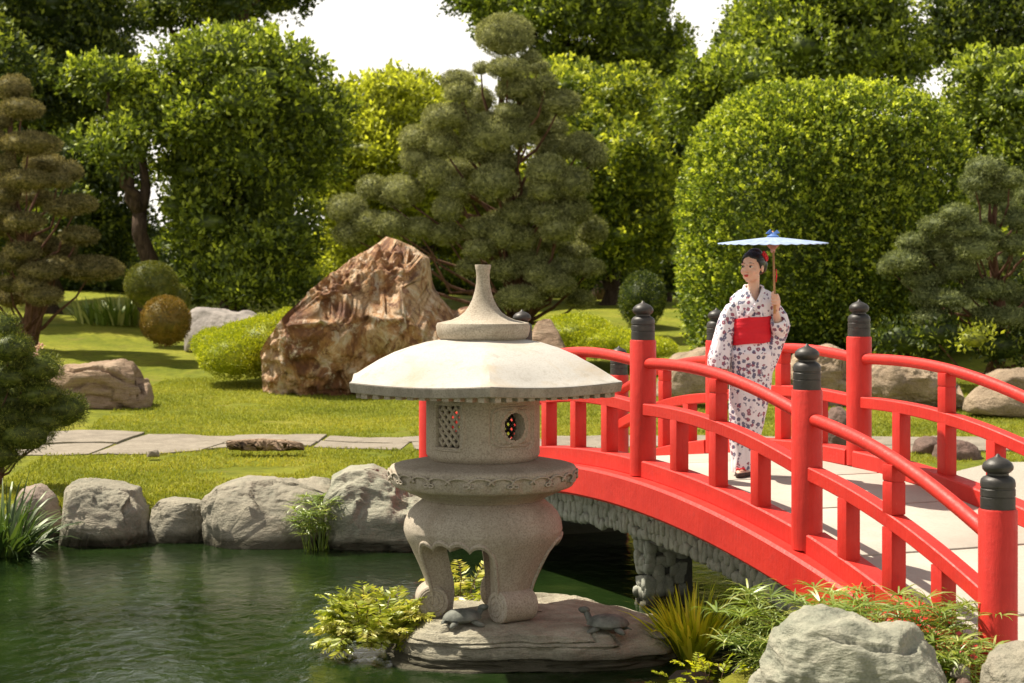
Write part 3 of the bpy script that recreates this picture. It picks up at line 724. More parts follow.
pb = NR(1.10)+NN*.14; pc = pb+NN*.34; pr = []
mb = MB()
ang = math.atan2(NN.y, NN.x)
Mx = Matrix.Translation(loc(Vector(((pb.x+pc.x)/2, (pb.y+pc.y)/2, 0)))) @ Matrix.Rotation(ang, 4, 'Z')
mb.box((0, 0, .1), (.17, .07, .5), Mx); pier = mb.build('pier', M['mortar'], br)
sp = []
for z in np.arange(-.08, .60, .085):
    for k in range(4):
        for sd2 in (-1, 1):
            l = -.02+k*.088+rng.uniform(-.01, .01); c = pb+NN*(l+rng.normal()*.012)+U*sd2*.07; sp.append((loc((c.x, c.y, z+rng.normal()*.02))[:], .05*rng.uniform(.75, 1.25), .052*rng.uniform(.75, 1.3), .035, NN[:], (0, 0, 1), U[:], rng.uniform(0, 99)))
    for q in (-.05, .03):
        c = pb+U*q; sp.append((loc((c.x, c.y, z+rng.normal()*.02))[:], .05*rng.uniform(.75, 1.2), .055*rng.uniform(.75, 1.25), .05, U[:], (0, 0, 1), NN[:], rng.uniform(0, 99)))
cobble_field('cobbles', sp, pier)
# abutments of stone under both ends (part of the bridge)
for s0, s1 in ((2.75, 3.3), (-1.2, -.12)):
    mb = MB(); rs = []
    for s in (s0, s1):
        rs.append([loc((NR(s)+NN*l)+Vector((0, 0, z))) for l, z in ((.04, -.5), (WB-.04, -.5), (WB-.04, hl(s)-.24), (.04, hl(s)-.24))])
    mb.rings(rs); mb.build('abutment', M['mortar'], br)
# paving beyond the near end of the bridge
mb = MB(); s = -1.0
def PV(s, l, z): p = NR(s)+NN*l; return Vector((p.x, p.y, z))
while s > -4.5:
    ds = .30
    for l0, l1 in ((-.12, .9), (.91, 2.0), (2.01, 3.2)):
        t = [PV(s-.006, l0+.004, .245), PV(s-ds+.006, l0+.004, .245), PV(s-ds+.006, l1-.004, .245), PV(s-.006, l1-.004, .245)]
        mb.add(t+[q-Vector((0, 0, .12)) for q in t], [(0, 1, 2, 3), (7, 6, 5, 4), (0, 4, 5, 1), (1, 5, 6, 2), (2, 6, 7, 3), (3, 7, 4, 0)])
    s -= ds
tag(mb.build('pavement', M['deck'], bevel=.006, auto=40), kind='structure')
# ------------------------------------------------------------------ stone lantern on its rock
LZ = 11.8; LX = (483-512)/F*LZ; PXM = F/LZ
def lz(py): return HC-(py-HY)/PXM      # height of a pixel row at the lantern's axis
ZB = lz(614)
lan = thing('stone_lantern', 'large granite lantern, its wide roof coloured paler as if sunlit, on three scrolled legs', 'lantern', (LX, LZ, ZB))
def h(py): return lz(py)-ZB
G = M['granite']; ROT = R(-90+3.4)
# finial
f_ = [(.0, 340), (.262, 340), (.288, 336.5), (.298, 331), (.300, 326), (.292, 323), (.262, 321.8), (.205, 320), (.155, 316.5), (.118, 312), (.090, 306), (.068, 299), (.053, 291), (.044, 283), (.042, 276), (.045, 271), (.052, 265.5), (.050, 264.6), (0, 264.6)]
mb = MB(); mb.lathe([(r, h(y)) for r, y in f_], 56, poly=(6, .0)); mb.build('finial', G, lan, auto=50)
# roof: shallow six sided dome
mb = MB(); Rr = 1.005
def roof_ring(r, z, amt, n=96):
    out = []
    for j in range(n):
        a = 2*PI*j/n+ROT; w = PI/3; b = ((a-ROT) % w)-w/2; k = (1-amt)+amt*math.cos(w/2)/math.cos(b)
        kk = r*k; sag = .022*(math.cos(b)-math.cos(w/2))/(1-math.cos(w/2))*(r/Rr)**3
        out.append((kk*math.cos(a), kk*math.sin(a), z-sag))
    return out
EV = h(375.8)
prof = [(.0, h(337)), (.26, h(338)), (.30, h(339.5)), (.42, EV+.212), (.55, EV+.180), (.68, EV+.139), (.80, EV+.088), (.90, EV+.036), (.97, EV-.002), (.995, EV-.009), (1.0, EV-.013)]
rings = [roof_ring(r*.965 if r > 0 else .0001, z, min(1, r*1.1)) for r, z in prof]
roof = MB().rings(rings, cap=False).build('roof', M['granite_roof_sunlit'], lan, auto=28)
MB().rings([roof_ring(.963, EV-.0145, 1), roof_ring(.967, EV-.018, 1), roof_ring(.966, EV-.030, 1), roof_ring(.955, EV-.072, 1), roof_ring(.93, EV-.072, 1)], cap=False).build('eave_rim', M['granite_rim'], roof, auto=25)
mb = MB(); mb.rings([roof_ring(.935, EV-.064, 1), roof_ring(.928, EV-.078, 1), roof_ring(.45, EV-.06, .6), roof_ring(.3, EV-.03, .3)], cap=True)
for side in range(6):   # dentils under the eave
    a0 = ROT+side*PI/3; A = Vector((math.cos(a0), math.sin(a0), 0))*.885; B = Vector((math.cos(a0+PI/3), math.sin(a0+PI/3), 0))*.885
    for j in range(11):
        p = A.lerp(B, (j+.5)/11); Mx = Matrix.Translation((p.x, p.y, EV-.09)) @ Matrix.Rotation(a0+PI/6+PI/2, 4, 'Z')
        mb.box((0, 0, 0), (.021, .03, .021), Mx)
mb.build('eave_moulding', G, roof, auto=40)
# fire box: rounded drum with carved panels; grid in (angle, height) so the openings are real holes
RB = .362; Z0 = h(460); Z1 = h(389.5); zc = (Z0+Z1)/2
def ang_px(px):  # azimuth on the drum facing the camera for an image column
    return math.asin(max(-1, min(1, ((px-483)/PXM)/RB)))
def drum(a, z, r): return (r*math.sin(a), -r*math.cos(a), z)
def rwall(z):
    u = (z-Z0)/(Z1-Z0); return RB*(1-.12*max(0, 1-u/.12)**2)
na = 220; nz = 64; AA = np.linspace(-PI, PI, na+1); ZZ = np.linspace(Z0, Z1, nz+1)
zz_win = h(423); 
lat_c = [ang_px(448), ang_px(448)+PI]; rnd_c = [ang_px(515.5), ang_px(515.5)+PI]
def awrap(a): return (a+PI) % (2*PI)-PI
def hole(a, z):
    for c in lat_c:
        if abs(awrap(a-c))*RB < .098 and abs(z-zz_win) < .128: return True
    for c in rnd_c:
        if (awrap(a-c)*RB/.078)**2+((z-zz_win)/.085)**2 < 1: return True
    return False
def relief(a, z):
    d = 0
    for c in rnd_c:
        x = abs(awrap(a-c))*RB; y = abs(z-zz_win); m = ((x/.172)**6+(y/.135)**6)**(1/6); 
        if .93 < m < 1.04: d -= .009
        m2 = ((x/.145)**6+(y/.112)**6)**(1/6)
        if .95 < m2 < 1.04: d -= .007
        e = math.hypot(x/.105, y/.112)
        if .93 < e < 1.06: d += .008
    for c in lat_c:
        x = abs(awrap(a-c))*RB; y = abs(z-zz_win); m = ((x/.122)**6+(y/.150)**6)**(1/6)
        if .93 < m < 1.05: d += .009
    return d
V = []; Fq = []
for i in range(na):
    for j in range(nz+1):
        V.append(drum(AA[i], ZZ[j], rwall(ZZ[j])+relief(AA[i], ZZ[j])))
n1 = len(V)
for i in range(na):
    for j in range(nz+1): V.append(drum(AA[i], ZZ[j], RB-.075))
nj = nz+1
solid = [[not hole((AA[i]+AA[i+1])/2, (ZZ[j]+ZZ[j+1])/2) for j in range(nz)] for i in range(na)]
for i in range(na):
    i2 = (i+1) % na
    for j in range(nz):
        if solid[i][j]:
            Fq.append((i*nj+j, i2*nj+j, i2*nj+j+1, i*nj+j+1)); Fq.append((n1+i*nj+j, n1+i*nj+j+1, n1+i2*nj+j+1, n1+i2*nj+j))
            if not solid[i2][j]: Fq.append((i2*nj+j, n1+i2*nj+j, n1+i2*nj+j+1, i2*nj+j+1))
            if not solid[i-1][j]: Fq.append((i*nj+j, i*nj+j+1, n1+i*nj+j+1, n1+i*nj+j))
            if j+1 < nz and not solid[i][j+1]: Fq.append((i*nj+j+1, i2*nj+j+1, n1+i2*nj+j+1, n1+i*nj+j+1))
            if j > 0 and not solid[i][j-1]: Fq.append((i*nj+j, n1+i*nj+j, n1+i2*nj+j, i2*nj+j))
mb = MB().add(V, Fq); mb.lathe([(0, Z0), (RB*.88, Z0), (RB*.88, Z0+.012), (0, Z0+.012)], 48)
box = mb.build('fire_box', G, lan, auto=40)
for c in lat_c:
    mb = MB(); hw, hh = .103, .132
    for sgn in (-1, 1):
        for k in range(-9, 10):
            # diagonal bars clipped to the opening
            pts = []
            for t in np.linspace(-.4, .4, 81):
                x = t; z = sgn*t*1.05+k*.060
                if abs(x) <= hw and abs(z) <= hh: pts.append(drum(c+x/RB, zz_win+z, RB-.028-(.006 if sgn > 0 else 0)))
            if len(pts) > 2: mb.tube(pts, .012, 6)
    mb.build('lattice_window', G, box, smooth=True)
# slab (platform) with carved band
def slab(r, z, n=144, carve=0):
    out = []
    for j in range(n):
        a = 2*PI*j/n; k = 1
        if carve: k += carve*(.013*math.sin(a*18)+.010*math.sin(a*36+1)+.008*math.sin(a*54+z*90))
        out.append((r*k*math.cos(a), r*k*math.sin(a), z))
    return out
S = [(0.0001, 459.5, 0), (.36, 459.5, 0), (.45, 460.5, 0), (.555, 463.5, 0), (.585, 465, 0), (.594, 467, 0), (.597, 469.5, .3), (.588, 471, .8), (.592, 474, 1), (.590, 477, 1), (.585, 480, 1), (.578, 482.5, .6), (.568, 484.5, .2), (.55, 486, 0), (.53, 486.5, 0), (.49, 490, 0), (.43, 494, 0), (.385, 497.5, 0), (.375, 500, 0), (.0001, 500, 0)]
sl_ = MB().rings([slab(r, h(y), carve=c) for r, y, c in S], cap=False).build('platform_slab', G, lan, auto=60)
mb = MB()
for k in range(14):     # carved wave scrolls round the band
    a0 = 2*PI*k/14+.1
    for m in (-1, 1):
        pts = []
        for t in np.linspace(0, 1, 22):
            rr = .085*(1-t); th = t*7; x = m*(.01+rr*math.cos(th)+.055*(1-t)); z = rr*math.sin(th)*.62; a = a0+x/.59
            q = .597+.004; pts.append((q*math.cos(a), q*math.sin(a), h(475.5)+z))
        mb.tube(pts, [.0085*(1-.4*i/21) for i in range(22)], 6)
mb.build('wave_carving', G, sl_, smooth=True)
# pedestal with three legs
def rped(z):  # outer radius against height above the foot
    ys = [613, 602, 590, 578, 566, 554, 545, 536, 528, 520, 512, 506, 501, 498.5]
    rs = [.350, .350, .352, .372, .402, .436, .462, .492, .507, .500, .478, .446, .405, .385]
    return float(np.interp(z, [h(y) for y in ys], rs))
legs = [R(-84), R(36), R(156)]    # azimuth from the camera direction, positive to the right
ZT = h(498.5)
def zlow(a):
    f = min(abs(awrap(a-l)) for l in legs)
    if f < R(19): return 0.0
    u = (f-R(19))/R(41)
    if u < .26: return .43*math.sin(u/.26*PI/2)**.75
    v = (u-.26)/.74
    return .43+.045*abs(math.sin(v*PI*2))**.7*(1)+.03*v-.0*v
nA = 360; nT = 34; V = []; Fq = []
for layer in (0, 1):
    for i in range(nA):
        a = 2*PI*i/nA; zl = zlow(a)
        for j in range(nT+1):
            z = ZT+(zl-ZT)*(j/nT); r = rped(z)
            if layer: r = max(.12, r-(.135+.05*min(1, z/.4)))
            elif j > nT-3 and zl > .1: r += .010
            V.append((r*math.sin(a), -r*math.cos(a), z))
nj = nT+1; n1 = nA*nj
for i in range(nA):
    i2 = (i+1) % nA
    for j in range(nT):
        Fq.append((i*nj+j, i*nj+j+1, i2*nj+j+1, i2*nj+j)); Fq.append((n1+i*nj+j, n1+i2*nj+j, n1+i2*nj+j+1, n1+i*nj+j+1))
    Fq.append((i*nj+nT, n1+i*nj+nT, n1+i2*nj+nT, i2*nj+nT)); Fq.append((i*nj, i2*nj, n1+i2*nj, n1+i*nj))
ped = MB().add(V, Fq).build('pedestal', G, lan, auto=45)
mb = MB()          # raised lip along the scalloped edge
pts = [((rped(zlow(a))+.004)*math.sin(a), -(rped(zlow(a))+.004)*math.cos(a), zlow(a)+.012) for a in np.linspace(0, 2*PI, 361)[:-1] if zlow(a) > .02 or True]
seg = []
for a in np.linspace(legs[0], legs[0]+2*PI, 721):
    if zlow(a) > .03: seg.append((a, zlow(a)))
    else:
        if len(seg) > 4: mb.tube([((rped(z+.02)+.002)*math.sin(q), -(rped(z+.02)+.002)*math.cos(q), z+.02) for q, z in seg], .0125, 8)
        seg = []
mb.build('scalloped_lip', G, ped, smooth=True)
for l in legs:
    rx = Vector((math.sin(l), -math.cos(l), 0)); tx = Vector((math.cos(l), math.sin(l), 0)); c = rx*.325+Vector((0, 0, .102))
    mb = MB()
    rg = []
    for q, rr in ((-.128, .0001), (-.128, .092), (-.118, .102), (.118, .102), (.128, .092), (.128, .0001)):
        rg.append([c+tx*q+rx*rr*math.cos(a)+Vector((0, 0, rr*math.sin(a))) for a in np.linspace(0, 2*PI, 33)[:-1]])
    mb.rings(rg, cap=False)
    ft = mb.build('foot_scroll', G, ped, auto=40)
    for sg in (-1, 1):
        pts = []
        for t in np.linspace(0, 1, 50):
            rr = .082*(1-t*.85); th = t*13; pts.append(c+tx*sg*.129+rx*rr*math.cos(th)+Vector((0, 0, rr*math.sin(th))))
        mb = MB(); mb.tube(pts, .0062, 6); mb.build('spiral', G, ft, smooth=True)
# base rock: a broad ledge of piled strata, flat on top
def topz(x, y):
    x = np.asarray(x, float); y = np.asarray(y, float)
    t = ZB+.004-.10*sstep(.28, 1.05, x)-.07*sstep(-.52, -.85, x)-.035*sstep(11.45, 11.05, y)
    n = fbm(np.stack([x*2.2, y*2.2, x*0], 1), 4, 2)*.030+fbm(np.stack([x*7, y*9, x*0], 1), 3, 6)*.010
    return t+n*sstep(.36, .62, np.hypot(x-LX, y-LZ))
def strata_rock(name, label, cx, cy, rx, ry, zb_, mat, seed, layers=6):
    nth = 420; nz = 80; th = np.linspace(0, 2*PI, nth, endpoint=False); ct, st = np.cos(th), np.sin(th)
    base = 1/(np.abs(ct)**3.0+np.abs(st)**3.0)**(1/3.0)
    base = base*(1+.07*fbm(np.stack([ct*1.6, st*1.6, 0*th+seed], 1), 4, seed)); V = []
    for k in range(nz+1):
        u = k/nz
        x0 = cx+rx*base*ct; y0 = cy+ry*base*st; zt = topz(x0, y0); z = zb_+(zt-zb_)*u
        wob = fbm(np.stack([ct*1.3, st*1.3, z*1.2+seed], 1), 3, seed+1)*.055+.018*ct
        L = (z+wob+.022*np.sin(z*31+1)+.012*np.sin(z*83))/.055; li = np.floor(L); fr = L-li
        off = vnoise(np.stack([li*5.3+seed, ct*1.4, st*1.4], 1), seed+2)*.055+vnoise(np.stack([li*3.1, ct*5, st*5], 1), seed+3)*.022
        notch = -.045*np.clip(1-np.minimum(fr, 1-fr)/.14, 0, 1)**.7*(1+.6*vnoise(np.stack([ct*5, st*5, li], 1), seed+4))
        nz_ = fbm(np.stack([x0*7, y0*7, z*16], 1), 4, seed+5)*.018
        rr = 1-.13*u**1.5-.05*sstep(.85, 1., u); r_in = (off+notch+nz_)
        px_ = cx+(rx*base*rr+r_in)*ct; py_ = cy+(ry*base*rr+r_in)*st
        V.append(np.stack([px_, py_, z], 1))
    top = V[-1]; K = 46
    for k in range(1, K):
        f = 1-k/K; xy = np.array([cx, cy])+(top[:, :2]-[cx, cy])*f; zz_ = topz(xy[:, 0], xy[:, 1])
        w = sstep(.0, .12, 1-f); zz_ = zz_*w+(top[:, 2]+.004)*(1-w) if k < 6 else zz_
        V.append(np.concatenate([xy, zz_[:, None]], 1))
    V = np.array(V); R_ = len(V); i = (np.arange(R_-1)[:, None]*nth+np.arange(nth)[None]).ravel(); j = (np.arange(R_-1)[:, None]*nth+((np.arange(nth)+1) % nth)[None]).ravel()
    Q = np.stack([i, j, j+nth, i+nth], 1); V = V.reshape(-1, 3)-[cx, cy, zb_]
    o = link(name, npmesh(name, V, Q, smooth=True), M[mat]); o.location = (cx, cy, zb_); return tag(o, label, 'rock')
rk = strata_rock('lantern_rock', 'long flat rock of piled strata rising from the pond under the stone lantern', .175, 11.86, 1.0, .78, -.2, 'ledge_rock', 3)
def top_at(x, y): return float(topz(np.array([x]), np.array([y]))[0])
# two small carved turtles
def turtle(name, label, x, y, z, rz, s, up):
    t = thing(name, label, 'turtle statue', (x, y, z), rz, group='stone turtles on the lantern rock')
    parts = []
    def ell(c, r, n=14, m=10, rot=0, tilt=0):
        mb = MB(); rg = []
        for i in range(m+1):
            ph = -PI/2+PI*i/m; rg.append([(Vector((max(1e-4, math.cos(ph))*r[0]*math.cos(q), max(1e-4, math.cos(ph))*r[1]*math.sin(q), r[2]*math.sin(ph)))) for q in np.linspace(0, 2*PI, n+1)[:-1]])
        rg = [[Vector(c)+Matrix.Rotation(rot, 3, 'Z') @ (Matrix.Rotation(tilt, 3, 'Y') @ p) for p in g] for g in rg]; mb.rings(rg); return mb
    body = MB()
    for m in [ell((0, 0, .045), (.085, .062, .03)), ell((.115, 0, .085+up*.02), (.028, .02, .02)), ell((.125, 0, .088+up*.02), (.02, .015, .013))]: body.add(m.v, m.f)
    body.tube([(.06, 0, .05), (.085, 0, .062), (.108, 0, .08+up*.02)], [.022, .018, .016], 10)
    for sx, sy, a in ((.065, .06, .6), (.065, -.06, -.6), (-.06, .055, 2.4), (-.06, -.055, -2.4)):
        m = ell((sx, sy, .022), (.04, .018, .017), rot=a, tilt=.35); body.add(m.v, m.f)
    body.tube([(-.08, 0, .035), (-.115, 0, .02)], [.01, .003], 6)
    body.v = [(a*s, b*s, c*s*.85) for a, b, c in body.v]; body.build('body', M['turtle'], t, smooth=True)
    rg = []
    for i in range(12):
        ph = i/11*PI/2; r = math.cos(ph)**.8
        rg.append([(Vector((.102*max(r, .001)*math.cos(q)*(1+.02*math.cos(6*q)), .078*max(r, .001)*math.sin(q)*(1+.02*math.cos(6*q)), .038+.050*math.sin(ph)*(1+.05*math.cos(5*q)*math.cos(ph))))*s) for q in np.linspace(0, 2*PI, 37)[:-1]])
    MB().rings(rg).build('shell', M['turtle'], t, auto=60)
    return t
tx, ty = P(462, 619, 11.42)[0], 11.42; turtle('stone_turtle', 'small grey stone turtle beside the lantern leg, its head raised', tx, ty, top_at(tx, ty)-.008, R(20), 1.2, 1.)
tx, ty = P(608, 628, 11.4)[0], 11.4; turtle('stone_turtle', 'larger grey stone turtle on the bare right end of the lantern rock', tx, ty, top_at(tx, ty)-.008, R(172), 1.28, 2.)
# ------------------------------------------------------------------ the woman in the kimono, standing on the bridge
PX, PY = 1.70, 13.28; PS = 1850/PY; PZ = hl(.92)
wom = thing('person', 'woman in a white flowered kimono with red sash, standing on the bridge and looking left', 'person', (PX, PY, PZ))
def q(px, py, y=0.): return Vector(((px-748.8)/PS, y, (473.5-py)/PS))   # local coordinates
def ellipsoid(c, r, n=20, m=14, Mx=None):
    rg = []
    for i in range(m+1):
        ph = -PI/2+PI*i/m; rg.append([Vector((max(1e-4, math.cos(ph))*r[0]*math.cos(a), max(1e-4, math.cos(ph))*r[1]*math.sin(a), r[2]*math.sin(ph))) for a in np.linspace(0, 2*PI, n+1)[:-1]])
    if Mx is not None: rg = [[Mx @ p for p in g] for g in rg]
    rg = [[Vector(c)+p for p in g] for g in rg]; b = MB(); b.rings(rg); return b
HR = Matrix.Rotation(R(-38), 3, 'Z')       # the head is turned towards the left of the picture
HC0 = q(752.5, 266.9, -.005)+Vector((0, 0, 0))
def hd(v): return HC0+HR @ Vector(v)
def joined(parts, name, voxel, mat, parent, smooth=3, dele=None):
    big = MB()
    for b in parts: big.add(b.v, b.f)
    me = big.mesh('tmp'); o = bpy.data.objects.new('tmp', me); col.objects.link(o)
    r = o.modifiers.new('r', 'REMESH'); r.mode = 'VOXEL'; r.voxel_size = voxel
    s = o.modifiers.new('s', 'SMOOTH'); s.factor = .5; s.iterations = smooth
    dg = bpy.context.evaluated_depsgraph_get(); m2 = bpy.data.meshes.new_from_object(o.evaluated_get(dg)); m2.name = name
    bpy.data.objects.remove(o)
    m2.materials.clear(); return link(name, m2, M[mat], parent, smooth=True)
B = []
# head: cranium, face wedge, jaw, cheeks, brow, nose, lips, ears
def E(c, r, rot=None): B.append(ellipsoid(hd(c), r, Mx=(HR @ rot) if rot is not None else HR))
E((0, .012, .035), (.071, .088, .078)); E((0, -.022, -.005), (.066, .062, .076)); E((0, -.034, -.052), (.050, .046, .046)); E((0, -.060, -.086), (.023, .022, .017))
for s in (-1, 1):
    E((s*.036, -.055, -.024), (.029, .022, .028)); E((s*.030, -.075, .028), (.022, .008, .008)); E((s*.074, .012, -.004), (.008, .016, .030)); E((s*.038, -.02, -.058), (.02, .04, .028))
nb = MB(); nb.tube([hd((0, -.078, .022)), hd((0, -.087, -.004)), hd((0, -.094, -.020)), hd((0, -.086, -.031))], [.006, .0065, .008, .007], 10); B.append(nb)
E((.010, -.090, -.026), (.007, .008, .006)); E((-.010, -.090, -.026), (.007, .008, .006)); E((0, -.084, -.052), (.020, .010, .007)); E((0, -.080, -.060), (.017, .010, .007))
# neck, torso under the robe, shoulders
def T(pts, rad, n=14): b = MB(); b.tube(pts, rad, n); B.append(b)
T([q(754, 274, .012), q(754, 283, .012), q(753, 290, .015), q(752, 297, .02)], [.042, .041, .050, .075])
B.append(ellipsoid(q(752, 305, .012), (.145, .078, .075))); B.append(ellipsoid(q(750, 326, .01), (.115, .078, .20))); B.append(ellipsoid(q(750, 352, .01), (.125, .09, .15)))
T([q(746, 350, .0), q(744, 400, .0), q(742, 440, 0), q(741, 466, .0)], [.075, .06, .045, .035]); T([q(756, 350, .01), q(751, 400, .02), q(747, 440, .03), q(746, 465, .03)], [.075, .06, .045, .034])
for dx, dy in ((740.5, -.02), (746.5, .03)):
    B.append(ellipsoid(q(dx-.4, 470, dy-.05), (.036, .095, .024), Mx=Matrix.Rotation(R(-18), 3, 'Z')))
# right arm (left in the picture) hangs down; hand by the rail
T([q(738, 301, .01), q(728, 318, -.005), q(723, 337, -.02), q(722, 352, -.045), q(722.5, 362, -.055)], [.05, .042, .035, .026, .021])
def hand(wrist, M3, curls, thumb, sc=1.):
    """palm and five fingers in a frame: x across the palm, z from wrist to fingertips, y = back of hand"""
    def p(v): return wrist+M3 @ (Vector(v)*sc)
    b = MB(); b.tube([p((0, 0, -.01)), p((0, 0, .02)), p((0, 0, .05)), p((0, 0, .078))], [.020, .024, .029, .027], 12); b.v = b.v
    cpt = sum((Vector(v) for v in b.v), Vector())/len(b.v)
    yv = M3 @ Vector((0, 1, 0)); b.v = [tuple(Vector(v)-yv*((Vector(v)-wrist).dot(yv))*.45) for v in b.v]; B.append(b)
    for i, (x, L) in enumerate(((-.024, .066), (-.008, .076), (.008, .071), (.023, .056))):
        cu = curls[i]; a = 0; pt = Vector((x, 0, .074)); pts = [p((x*.8, 0, .04)), p(pt)]
        for k, f in enumerate((.45, .32, .23)):
            a += cu*(.9, 1.1, .8)[k]; pt = pt+Vector((0, -math.sin(a), math.cos(a)))*L*f; pts.append(p(pt))
        f_ = MB(); f_.tube(pts, [.0095, .0092, .0085, .008, .0062], 9); B.append(f_)
    t = MB(); t.tube([p((-.012, 0, .015))]+[p(v) for v in thumb], [.011, .0105, .0095, .0078], 9); B.append(t)
hand(q(722.5, 363, -.055), Matrix.Rotation(R(180), 3, 'X') @ Matrix.Rotation(R(70), 3, 'Z'), (.25, .3, .35, .4), ((-.032, -.01, .045), (-.034, -.02, .068), (-.03, -.026, .085)))
# left arm: elbow low at the side, bare forearm raised, fist round the parasol pole
T([q(769, 302, .02), q(777, 316, -.02), q(778.5, 329, -.06)], [.05, .042, .038]); T([q(778.5, 329, -.06), q(775.5, 318, -.10), q(773, 309, -.125)], [.033, .029, .021])
GR = q(771.6, 298.5, -.150)
Mh = Matrix.Rotation(R(-20), 3, 'Z') @ Matrix(((0, 0, -1), (1, 0, 0), (0, -1, 0))).to_3x3()
# fist: palm behind the pole, fingers wrapping round it
wr = q(773, 308, -.125)
b = MB(); b.tube([wr, q(773.8, 304, -.128), q(773.8, 300, -.132), q(773.5, 294.5, -.134)], [.023, .027, .030, .022], 12); B.append(b)
for i in range(4):
    zc2 = GR.z+.036-i*.021; pts = []
    for k in range(8):
        a = R(20)-R(250)*k/7*(.92 if i < 3 else .8); rr = .0195
        pts.append(Vector((GR.x+rr*math.cos(a)*1.05, GR.y+rr*math.sin(a), zc2-.003*k/7)))
    f_ = MB(); f_.tube([q(774, 298, -.132)*0+Vector((GR.x+.020, GR.y+.020, zc2))]+pts, [.0095]+[.0094, .0094, .009, .0088, .0085, .0082, .0078, .006], 9); B.append(f_)
t_ = MB(); t_.tube([q(773.2, 302, -.140), Vector((GR.x-.006, GR.y+.008, GR.z+.022)), Vector((GR.x-.018, GR.y-.008, GR.z+.046)), Vector((GR.x-.012, GR.y-.020, GR.z+.060))], [.012, .011, .0095, .0075], 9); B.append(t_)
body = joined(B, 'body', .0045, 'skin', wom, 3)
# face details
def small(name, parts, mat, parent):
    b = MB()
    for p in parts: b.add(p.v, p.f)
    return b.build(name, M[mat], parent, smooth=True)
for s in (-1, 1):
    e = small('eye', [ellipsoid(hd((s*.031, -.0735, .008)), (.0160, .0085, .0072), Mx=HR)], 'eye_white', body)
    small('iris', [ellipsoid(hd((s*.031-.002, -.0795, .008)), (.0072, .0045, .0072), Mx=HR)], 'iris', e)
    k = MB(); k.tube([hd((s*.016, -.0785, .0095)), hd((s*.030, -.0835, .0155)), hd((s*.046, -.0735, .012))], [.0013, .0022, .0014], 6); k.build('eyelash', M['iris'], body, smooth=True)
    k = MB(); k.tube([hd((s*.016, -.0825, .0335)), hd((s*.032, -.0815, .0365)), hd((s*.052, -.066, .030))], [.0014, .0020, .0010], 6); k.build('eyebrow', M['brow'], body, smooth=True)
small('lips', [ellipsoid(hd((-.008, -.0905, -.0515)), (.011, .005, .0045), Mx=HR), ellipsoid(hd((.008, -.0905, -.0515)), (.011, .005, .0045), Mx=HR), ellipsoid(hd((0, -.0890, -.0590)), (.0145, .006, .0052), Mx=HR)], 'lips', body)
# hair: cap swept back from the forehead with a low bun
iv, fi = ico(5); k = []
for v in iv:
    r = Vector((v[0]*.081, v[1]*.098+.014, v[2]*.090+.040))
    k.append(r)
hb = MB(); 
def hairline(y): return .088 if y < -.045 else (.078-(y+.045)*1.45 if y < .03 else -.031)
keep = [i for i, p in enumerate(k) if p.z > hairline(p.y)-.02*abs(p.x)/.08*(p.y < .0)*1.5 and p.y > -.082]
ks = set(keep)
hv = []
for i, p in enumerate(k):
    g = 1+.018*math.sin(math.atan2(p.x, p.z-.02)*34+p.y*30); base = Vector((0, .012, .035)); pp = base+(p-base)*(g if i in ks else .80)
    hv.append(hd(pp))
hb.add(hv, [tuple(f) for f in fi])
small('hair', [hb, ellipsoid(hd((0, .098, .020)), (.060, .052, .066), Mx=HR), ellipsoid(hd((0, .03, .110)), (.052, .055, .034), Mx=HR), ellipsoid(hd((.0, .085, .075)), (.050, .04, .042), Mx=HR)], 'hair', body)
rng = np.random.default_rng(3); fl = []
for c in ((.062, .045, .100), (.070, .070, .070), (.068, .058, .085)):
    for a in range(6):
        d = Vector((.3, math.cos(a*PI/3), math.sin(a*PI/3)))*.013; fl.append(ellipsoid(hd(Vector(c)+d), (.008, .011, .011), 10, 8))
small('hair_flower', fl, 'red_flower', body)
# robe: rings (row px, left px, right px, front/back half depth, y offset)
RB_ = [(470.5, 733.5, 751, .075, .0), (466, 733, 752.5, .078, 0), (455, 732.3, 755, .085, 0), (440, 731.5, 758.5, .095, 0), (425, 731, 761.5, .102, .0), (408, 730.5, 765.5, .112, 0), (390, 730.5, 769, .120, 0), (372, 730.5, 770.5, .125, 0), (357, 731, 770, .125, 0), (350, 731, 769.5, .120, 0), (342.5, 732.5, 768, .112, 0),
       (330, 734, 767.5, .105, 0), (318, 734, 769.5, .106, 0), (309, 733, 773, .106, .0), (302, 731.5, 775.5, .098, .004), (297.5, 731.5, 777, .088, .010), (293.5, 734.5, 774, .074, .014), (290.5, 738.5, 768.5, .062, .018), (287.5, 745, 762, .052, .022)]
n = 96; V = []; rr_ = np.array([(RB_[i]) for i in range(len(RB_))], float)
rows = np.interp(np.linspace(0, len(RB_)-1, 120), np.arange(len(RB_)), np.arange(len(RB_)))
rg = []
for t in rows:
    vals = [np.interp(t, np.arange(len(RB_)), rr_[:, c]) for c in range(5)]
    y, xl, xr, dp, yo = vals; cx = (xl+xr)/2; hw = (xr-xl)/2/PS; c = q(cx, y, yo); ring = []
    for a in np.linspace(0, 2*PI, n+1)[:-1]:
        ca, sa = math.cos(a), math.sin(a); e = .82
        ring.append([c.x+math.copysign(abs(ca)**e, ca)*hw, c.y+math.copysign(abs(sa)**e, sa)*dp, c.z])
    rg.append(ring)
A = np.array(rg); fl_ = A.reshape(-1, 3); zz = fl_[:, 2]
lo = np.clip(1-zz/.85, 0, 1)     # long soft vertical folds in the skirt, creases at the bodice
w1 = fbm(np.stack([fl_[:, 0]*13+zz*1.5, fl_[:, 1]*9, zz*1.6], 1), 3, 4); w2 = fbm(np.stack([fl_[:, 0]*14, fl_[:, 1]*14, zz*10+fl_[:, 0]*8], 1), 3, 8)
